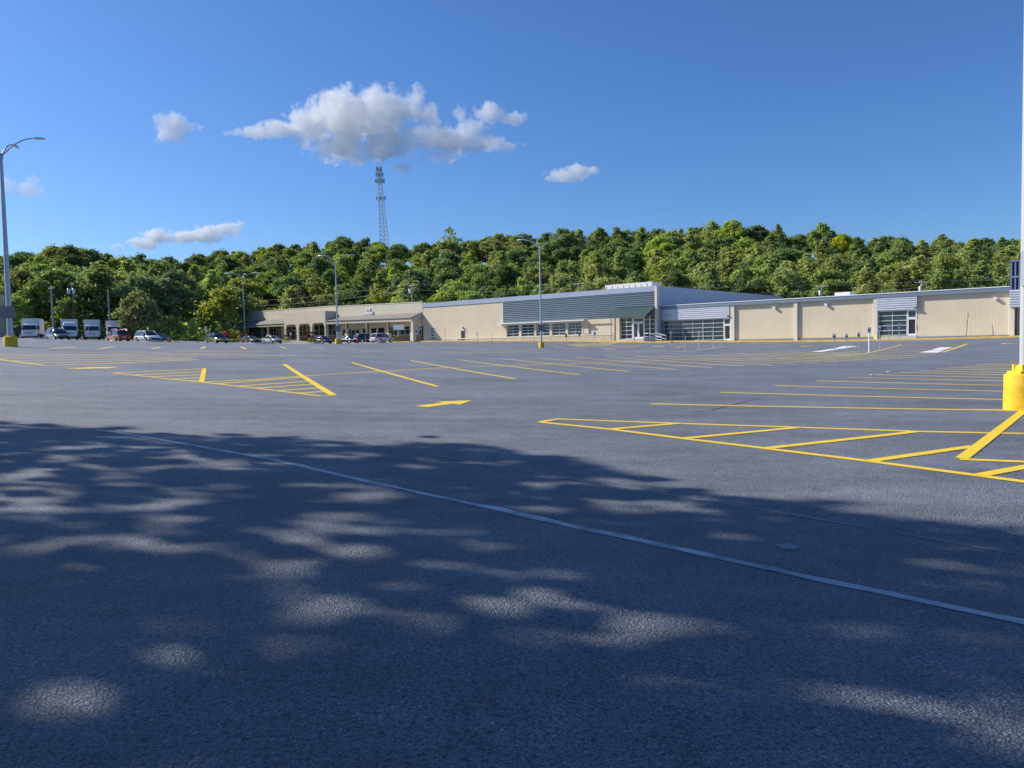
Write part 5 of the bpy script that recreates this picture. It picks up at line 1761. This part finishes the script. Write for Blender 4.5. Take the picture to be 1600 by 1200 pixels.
# singled-out trees
def special(name, label, px, top_y, D, base_z, proto, lm, width_px=None, cat='tree', group=None):
    p = at_depth(px, 480, D)
    gz = float(hill_z(p[0], p[1])) if base_z is None else base_z
    H = at_depth(px, top_y, D)[2] - gz
    sc = H / proto[2]
    sx = sc
    if width_px:
        w0 = max(v.co.x for v in proto[0].vertices) - min(v.co.x for v in proto[0].vertices)
        sx = width_px * D / 1200 / w0
    return plant(name, label, cat, (p[0], p[1], gz - .1), proto, sc, prng.uniform(0, 6), lm, group, sx)
V, F = broad_crown(13, 5.0, 300, 70, .5, .35, 26, True)
AIRY = (np_mesh('crown', V, F, LEAF['mid green']), trunk_mb(13, .22, 14, 77, .02, .9).mesh('trunk', M['bark'], True), 13.0)
special('leafy_tree', 'tall thin-leaved tree standing up against the sky right of the radio tower', 705, 353, 305, None, AIRY, 'mid green', 52)
special('leafy_tree', 'bright yellow green tree high on the hill above the second ribbed wall', 1316, 367, 255, None, BR[3], 'bright', 52)
special('pine_tree', 'tall dark pine leaning over the skyline above the first ribbed wall', 1216, 349, 262, None, PN[1], 'dark pine', 44)
special('leafy_tree', 'rounded tall green tree on the skyline left of the bright yellow green tree', 1283, 348, 270, None, BR[1], 'mid green', 46)
special('leafy_tree', 'large rounded tree on the skyline above the grey side wall', 1145, 345, 275, None, BR[3], 'yellow green', 62)
special('leafy_tree', 'pointed dark tree on the skyline above the green awning', 967, 352, 285, None, BR[5], 'dark green', 40)
special('leafy_tree', 'dark broad tree on the skyline left of the radio tower', 540, 370, 330, None, BR[3], 'dark green', 60)
special('leafy_tree', 'dark tree crown touching the left side of the radio tower', 577, 370, 322, None, BR[6], 'bluish', 34)
special('leafy_tree', 'bright green maple left of the strip mall lamp', 350, 446, 160, None, BR[0], 'yellow green', 62)
special('leafy_tree', 'dark open oak on the skyline above the first box trucks', 112, 384, 225, None, BR[3], 'dark green', 62)
special('leafy_tree', 'young green tree between the first two box trucks', 100, 458, 134, None, BR[2], 'mid green', 40)
special('leafy_tree', 'green street tree just right of the tall left lamp post', 33, 456, 134, None, BR[2], 'mid green', 40)
V, F = broad_crown(6.0, 4.6, 310, 560, .30, .16, 36)
MYR = (np_mesh('crown', V, F, LEAF['myrtle']), trunk_mb(6.0, .16, 8, 78, .03, .7).mesh('trunk', M['bark'], True), 6.0)
pmy = stand(216, 122)
special('myrtle_tree', 'broad round grey green myrtle with pale tips behind the red and white suvs', 216, 458, 122, pmy[2], MYR, 'myrtle', 86)
# shrubs
def shrub_proto(seed, per=300, leaf=.16):
    V, F = broad_crown(2.0, 1.1, seed, per, leaf, .05, 16)
    V[:, 2] = np.maximum(V[:, 2], .03)
    return (np_mesh('crown', V, F, LEAF['shrub']), trunk_mb(2.0, .05, 6, seed, .05, .6).mesh('trunk', M['bark'], True), 2.0)
SH = [shrub_proto(400 + i, 900) for i in range(4)]
def shrub(label, px, top_y, base_y, w, Y, lm, i=0, name='shrub'):
    p = stand(px, Y)
    H = (base_y - top_y) * Y / 1200
    t = plant(name, label, 'shrub', p, SH[i % 4], H / 2.0, prng.uniform(0, 6), lm, 'shrubs by the strip mall', w * Y / 1200 / 2.3)
    return t
shrub('plum coloured shrub behind the black saloon', 386, 510, 531, 25, 136, 'plum', 0)
shrub('bright pink flowering myrtle at the left corner of the strip mall', 352, 511, 527, 17, 140, 'pink', 1)
shrub('brownish shrub between the pink myrtle and the plum shrub', 367, 511, 529, 14, 141, 'copper', 2)
shrub('plum and pink shrub in front of the first arch', 455, 510, 531, 25, 137, 'plum', 3)
shrub('plum shrub in front of the second arch', 484, 510, 531, 25, 136, 'plum', 0)
shrub('low sparse grey green shrub on the kerb island before the first plum shrub', 448, 527, 537, 18, 121, 'shrub', 1)
shrub('low grey green shrub on the kerb island before the black hatchback', 485, 528, 537, 18, 123, 'shrub', 2)
shrub('low yellow green shrub beside the white banner sign', 621, 524, 533, 21, 136, 'shrub', 3)
shrub('golden yellow bush along the fence behind the first box truck, left part', 60, 485, 512, 18, 131, 'gold', 0)
shrub('golden yellow bush right beside the thin dark pole', 76, 486, 512, 18, 131, 'gold', 2)
shrub('big loose green bush left of the bare post at the wood edge', 272, 494, 530, 44, 140, 'mid green', 1)
shrub('small yellow green sapling at the wood edge by the white sign', 302, 496, 530, 20, 140, 'yellow green', 2)
shrub('pale green low bush behind the white suv', 232, 514, 532, 22, 121, 'yellow green', 3)
shrub('small bush at the left foot of the strip mall', 335, 505, 530, 26, 150, 'dark green', 0)
# bare sapling before the low wing
ps = stand(1509, 88.6)
psp = O1 + SDIR * S(1509, .2) + NDIR * .2
zs = float(lot_z(psp[0], psp[1]))
sp_ = thing('bare_sapling', 'thin reddish bare sapling before the third ribbed wall', 'tree', (psp[0], psp[1], zs))
MB().tube([(0, 0, 0), (.12, 0, 1.0), (.2, 0, 2.0), (.38, 0, 3.1)], [.035, .03, .025, .012], 6).obj('trunk', M['bark'], sp_)
mb = MB()
for k in range(9):
    z = 1.3 + k * .19
    x = np.interp(z, [0, 1, 2, 3.1], [0, .12, .2, .38])
    a = prng.choice([-1, 1])
    mb.tube([(x, 0, z), (x + a * .12, prng.uniform(-.1, .1), z + .35)], [.014, .006], 5)
mb.obj('twig', M['bark'], sp_)

# undergrowth and vines on the hillside
rng = np.random.default_rng(55)
n = 52000
pxs = rng.uniform(-120, 1720, n)
tt = rng.random(n) ** 1.3
D = lerp_t(D0T, pxs) - 7 + (lerp_t(D1T, pxs) - lerp_t(D0T, pxs) + 7) * tt
X = (pxs - 800) / 1200 * D
C = np.stack([X, D, hill_z(X, D) + np.abs(rng.normal(0, 1.5, n)) * (1 - .5 * tt) + .1], 1)
N = np.stack([rng.normal(-.3, .5, n), rng.normal(-.6, .5, n), np.ones(n)], 1)
V, F = leaf_quads(C, N, .95, .6)
ug = link_mesh('undergrowth', np_mesh('undergrowth', V, F, LEAF['mid green']))
ug['kind'] = 'stuff'
# grass verge by the wood
ga = apron('grass_verge', [stand(-30, 131), stand(360, 138), stand(372, 152), stand(-30, 142)], M['grass'], .03)

# ------------------------------------------------------------------ shade trees beside the camera (left, outside the frame)
rng = np.random.default_rng(91)
edge_px = [(-500, 640), (0, 657), (160, 668), (330, 675), (500, 690), (640, 688), (760, 692), (900, 716), (1010, 744), (1100, 772), (1280, 779), (1450, 804), (1600, 815), (2100, 850)]
edge = np.array([ground(*p)[:2] if p[0] > -400 else ground(*p)[:2] for p in edge_px])
# light gaps: px, py, half-width px, half-height px, keep
gaps = [(70, 852, 78, 13), (245, 856, 120, 16), (560, 858, 60, 10), (690, 880, 70, 11), (208, 1014, 55, 22), (470, 962, 90, 20), (920, 985, 150, 26), (1080, 1070, 150, 55), (850, 1165, 120, 50),
        (30, 745, 60, 10), (250, 776, 60, 8), (270, 713, 55, 6), (480, 757, 50, 6), (120, 700, 60, 7), (560, 712, 70, 5), (640, 965, 40, 12), (1450, 900, 160, 26), (1380, 1000, 150, 30), (960, 760, 60, 12), (1060, 790, 60, 8), (1250, 1090, 120, 40)]
GP = [.97, .97, .97, .9, .9, .75, .9, .5, .4, .85, .85, .8, .85, .7, .8, .7, .6, .45, .85, .8, .3]
gapc = []
for a, b, w, h in gaps:
    c = ground(a, b)[:2]
    e = ground(a + w, b)[:2]
    f_ = ground(a, b - h)[:2]
    gapc.append((c, np.linalg.norm(e - c), np.linalg.norm(f_ - c)))
# leaf clumps are placed in the crown volume and thinned where the photographed ground is sunlit
ncl = 6000
# crown positions by height along sun lines
Ls = SUN / SUN[2]
def edge_y(x):
    return np.interp(x, edge[:, 0], edge[:, 1])
gx = rng.uniform(-22, 12, ncl)
gy = rng.uniform(-9, 17, ncl)
ok = gy < edge_y(gx) - .15
gx, gy = gx[ok], gy[ok]
hz = rng.uniform(8.5, 21, len(gx))
hz = np.where(gx > 3, rng.uniform(10, 21, len(gx)), hz)
P = np.stack([gx, gy, np.zeros_like(gx)], 1) + hz[:, None] * Ls
nper = 7
C = np.repeat(P, nper, 0) + rng.normal(0, .34, (len(P) * nper, 3)) * np.array([1, 1, .55])
G = C - (C[:, 2:3] - lot_z(C[:, 0], C[:, 1])[:, None] * 0) * Ls
gz_ = lot_z(G[:, 0], G[:, 1])
G = C - (C[:, 2] - gz_)[:, None] * Ls
wav = np.array([mnoise.noise((float(a) * .55, 1.7, 0)) + .7 * mnoise.noise((float(a) * 1.6, float(b) * .6, 5)) for a, b in G[:, :2]])
keep = G[:, 1] < edge_y(G[:, 0]) + rng.normal(0, .38, len(G)) + wav * 1.25 - .1
for (c, wx, wy), gp in zip(gapc, GP):
    q = ((G[:, 0] - c[0]) / wx) ** 2 + ((G[:, 1] - c[1]) / wy) ** 2
    keep &= ~((q < rng.uniform(.2, 1.5, len(G))) & (rng.random(len(G)) < gp))
# uneven density
nz = np.array([.55 * mnoise.noise((float(a) * .33, float(b) * .4, 13.3)) + mnoise.noise((float(a) * .9, float(b) * .9, 3.3)) + .9 * mnoise.noise((float(a) * 2.1, float(b) * 2.1, 7.3)) for a, b in G[:, :2]])
keep &= rng.random(len(G)) < np.clip(1.0 - np.maximum(0, nz - .17) * 1.2, .2, 1)
px_, py_, w_ = project(C)[0], project(C)[1], project(C)[2]
inview = (w_ > .1) & (px_ > -160) & (px_ < 1760) & (py_ > -160) & (py_ < 1400)
keep &= ~inview
C = C[keep]
N = np.tile(SUN, (len(C), 1))
tpos = np.array([(-19.5, 11.5), (-15.5, 3.5), (-12.5, -4.5)])
own = np.argmin(((C[:, None, :2] - tpos[None]) ** 2).sum(-1), 1)
shade_names = ['spreading shade tree left of the camera, farthest along the kerb', 'spreading shade tree left of the camera, middle one', 'spreading shade tree left of the camera, nearest one']
for k in range(3):
    b0 = np.array([tpos[k][0], tpos[k][1], float(lot_z(*tpos[k]))])
    st = thing('shade_tree', shade_names[k], 'tree', b0, 0, 'shade trees beside the road')
    Ck = C[own == k] - b0
    V, F = leaf_quads(Ck, N[own == k], .36, .7)
    link_mesh('crown', np_mesh('crown', V, F, LEAF['dark green']), st)
    mb = MB()
    mb.tube([(0, 0, -.5), (.1, .1, 2), (0, .2, 4.5), (.2, 0, 7)], [.38, .30, .25, .18], 10)
    for q in range(9):
        e = Ck[rng.integers(len(Ck))]
        s0 = np.array([.05, .1, 3.2 + .4 * q])
        mb.tube([s0, s0 * .5 + e * .5 + [0, 0, .5], e], [.13, .08, .02], 6)
    mb.obj('trunk', M['bark'], st, True)

# ------------------------------------------------------------------ clouds
CLOUDS = [
 ('broad white cumulus cloud over the radio tower', 3000, 0.022,
  [(555, 185, 92, 46), (528, 160, 48, 24), (590, 158, 50, 26), (405, 207, 52, 10), (440, 202, 46, 18), (485, 190, 46, 36), (540, 228, 62, 30), (600, 222, 62, 30), (628, 172, 42, 34), (655, 150, 16, 24),
   (670, 178, 20, 22), (700, 218, 58, 26), (752, 224, 42, 18), (792, 229, 26, 10), (764, 178, 28, 22), (802, 186, 30, 11), (717, 178, 13, 18), (735, 198, 34, 16), (628, 263, 20, 11), (684, 246, 34, 12), (560, 246, 34, 14), (664, 212, 44, 28)]),
 ('small bright cloud right of the broad cumulus', 3000, 0.026, [(885, 274, 38, 11), (908, 267, 30, 12), (868, 279, 22, 8)]),
 ('small ragged cloud left of the broad cumulus', 3000, 0.021, [(268, 200, 36, 24), (258, 190, 22, 18), (292, 199, 24, 12), (276, 215, 22, 14)]),
 ('long low cloud above the trees at left', 4200, 0.026, [(225, 380, 30, 13), (250, 371, 36, 16), (290, 370, 34, 11), (325, 365, 36, 15), (358, 357, 26, 14)]),
 ('faint scrap of cloud low over the trees at far left', 4200, 0.014, [(182, 386, 16, 6), (138, 388, 14, 5)]),
 ('thin wispy cloud crossing the left lamp post', 3000, 0.014, [(48, 296, 26, 17), (52, 284, 16, 12), (8, 290, 26, 16), (28, 298, 24, 10)]),
]
def cloud_mat(name, ells, dens):
    m = bpy.data.materials.new(name)
    m.use_nodes = True
    nt = m.node_tree
    nt.nodes.clear()
    L = nt.links.new
    def math_(op, a, b=None, c=None):
        q = nt.nodes.new('ShaderNodeMath')
        q.operation = op
        for i, v in enumerate((a, b, c)):
            if v is None:
                continue
            if isinstance(v, (int, float)):
                q.inputs[i].default_value = v
            else:
                L(v, q.inputs[i])
        return q.outputs[0]
    tc = nt.nodes.new('ShaderNodeTexCoord')
    env = None
    for c, r in ells:
        a = nt.nodes.new('ShaderNodeVectorMath')
        a.operation = 'SUBTRACT'
        a.inputs[1].default_value = c
        L(tc.outputs['Object'], a.inputs[0])
        b = nt.nodes.new('ShaderNodeVectorMath')
        b.operation = 'DIVIDE'
        b.inputs[1].default_value = r
        L(a.outputs[0], b.inputs[0])
        ln = nt.nodes.new('ShaderNodeVectorMath')
        ln.operation = 'LENGTH'
        L(b.outputs[0], ln.inputs[0])
        e = math_('SUBTRACT', 1.0, ln.outputs['Value'])
        env = e if env is None else math_('SMOOTH_MAX', env, e, 0.12)
    def noise(scale, det, rough):
        n = nt.nodes.new('ShaderNodeTexNoise')
        n.inputs['Scale'].default_value = scale
        n.inputs['Detail'].default_value = det
        n.inputs['Roughness'].default_value = rough
        n.inputs['Distortion'].default_value = 0.25
        L(tc.outputs['Object'], n.inputs['Vector'])
        return n.outputs['Fac']
    n1 = math_('MULTIPLY', math_('SUBTRACT', noise(0.017, 9, 0.68), 0.5), 3.0)
    v = math_('ADD', env, n1)
    mr = nt.nodes.new('ShaderNodeMapRange')
    mr.interpolation_type = 'SMOOTHSTEP'
    mr.inputs['From Min'].default_value = 0.06
    mr.inputs['From Max'].default_value = 0.42
    mr.inputs['To Max'].default_value = dens
    L(v, mr.inputs['Value'])
    vs = nt.nodes.new('ShaderNodeVolumeScatter')
    vs.inputs['Color'].default_value = (1, 1, 1, 1)
    vs.inputs['Anisotropy'].default_value = 0.0
    L(mr.outputs[0], vs.inputs['Density'])
    vo = nt.nodes.new('ShaderNodeOutputMaterial')
    L(vs.outputs[0], vo.inputs['Volume'])
    m.cycles.volume_step_rate = 0.1
    return m
for lab, D, dens, ells in CLOUDS:
    k = D / 1200
    mb = MB()
    cen = []
    for px, py, rx, ry in ells:
        c = at_depth(px, py, D)
        r = (rx * k, (rx + ry) * .23 * k, ry * k)
        cen.append((tuple(c), r))
        prof = [(max(.01, math.sin(math.pi * j / 8)), -math.cos(math.pi * j / 8)) for j in range(9)]
        sub = MB().lathe(prof, 16)
        mb.poly([(v[0] * r[0] * 1.22 + c[0], v[1] * r[1] * 1.22 + c[1], v[2] * r[2] * 1.22 + c[2]) for v in sub.v], sub.f)
    cm = cloud_mat('cloud_vapour', cen, dens)
    tmp = mb.obj('cloud_build', cm)
    rm = tmp.modifiers.new('r', 'REMESH')
    rm.mode = 'VOXEL'
    rm.voxel_size = 3.0 * k
    dg = bpy.context.evaluated_depsgraph_get()
    me = bpy.data.meshes.new_from_object(tmp.evaluated_get(dg))
    me.materials.clear()
    me.materials.append(cm)
    bpy.data.objects.remove(tmp)
    cl = link_mesh('cloud', me)
    tag(cl, lab, 'cloud', 'clouds in the blue sky')
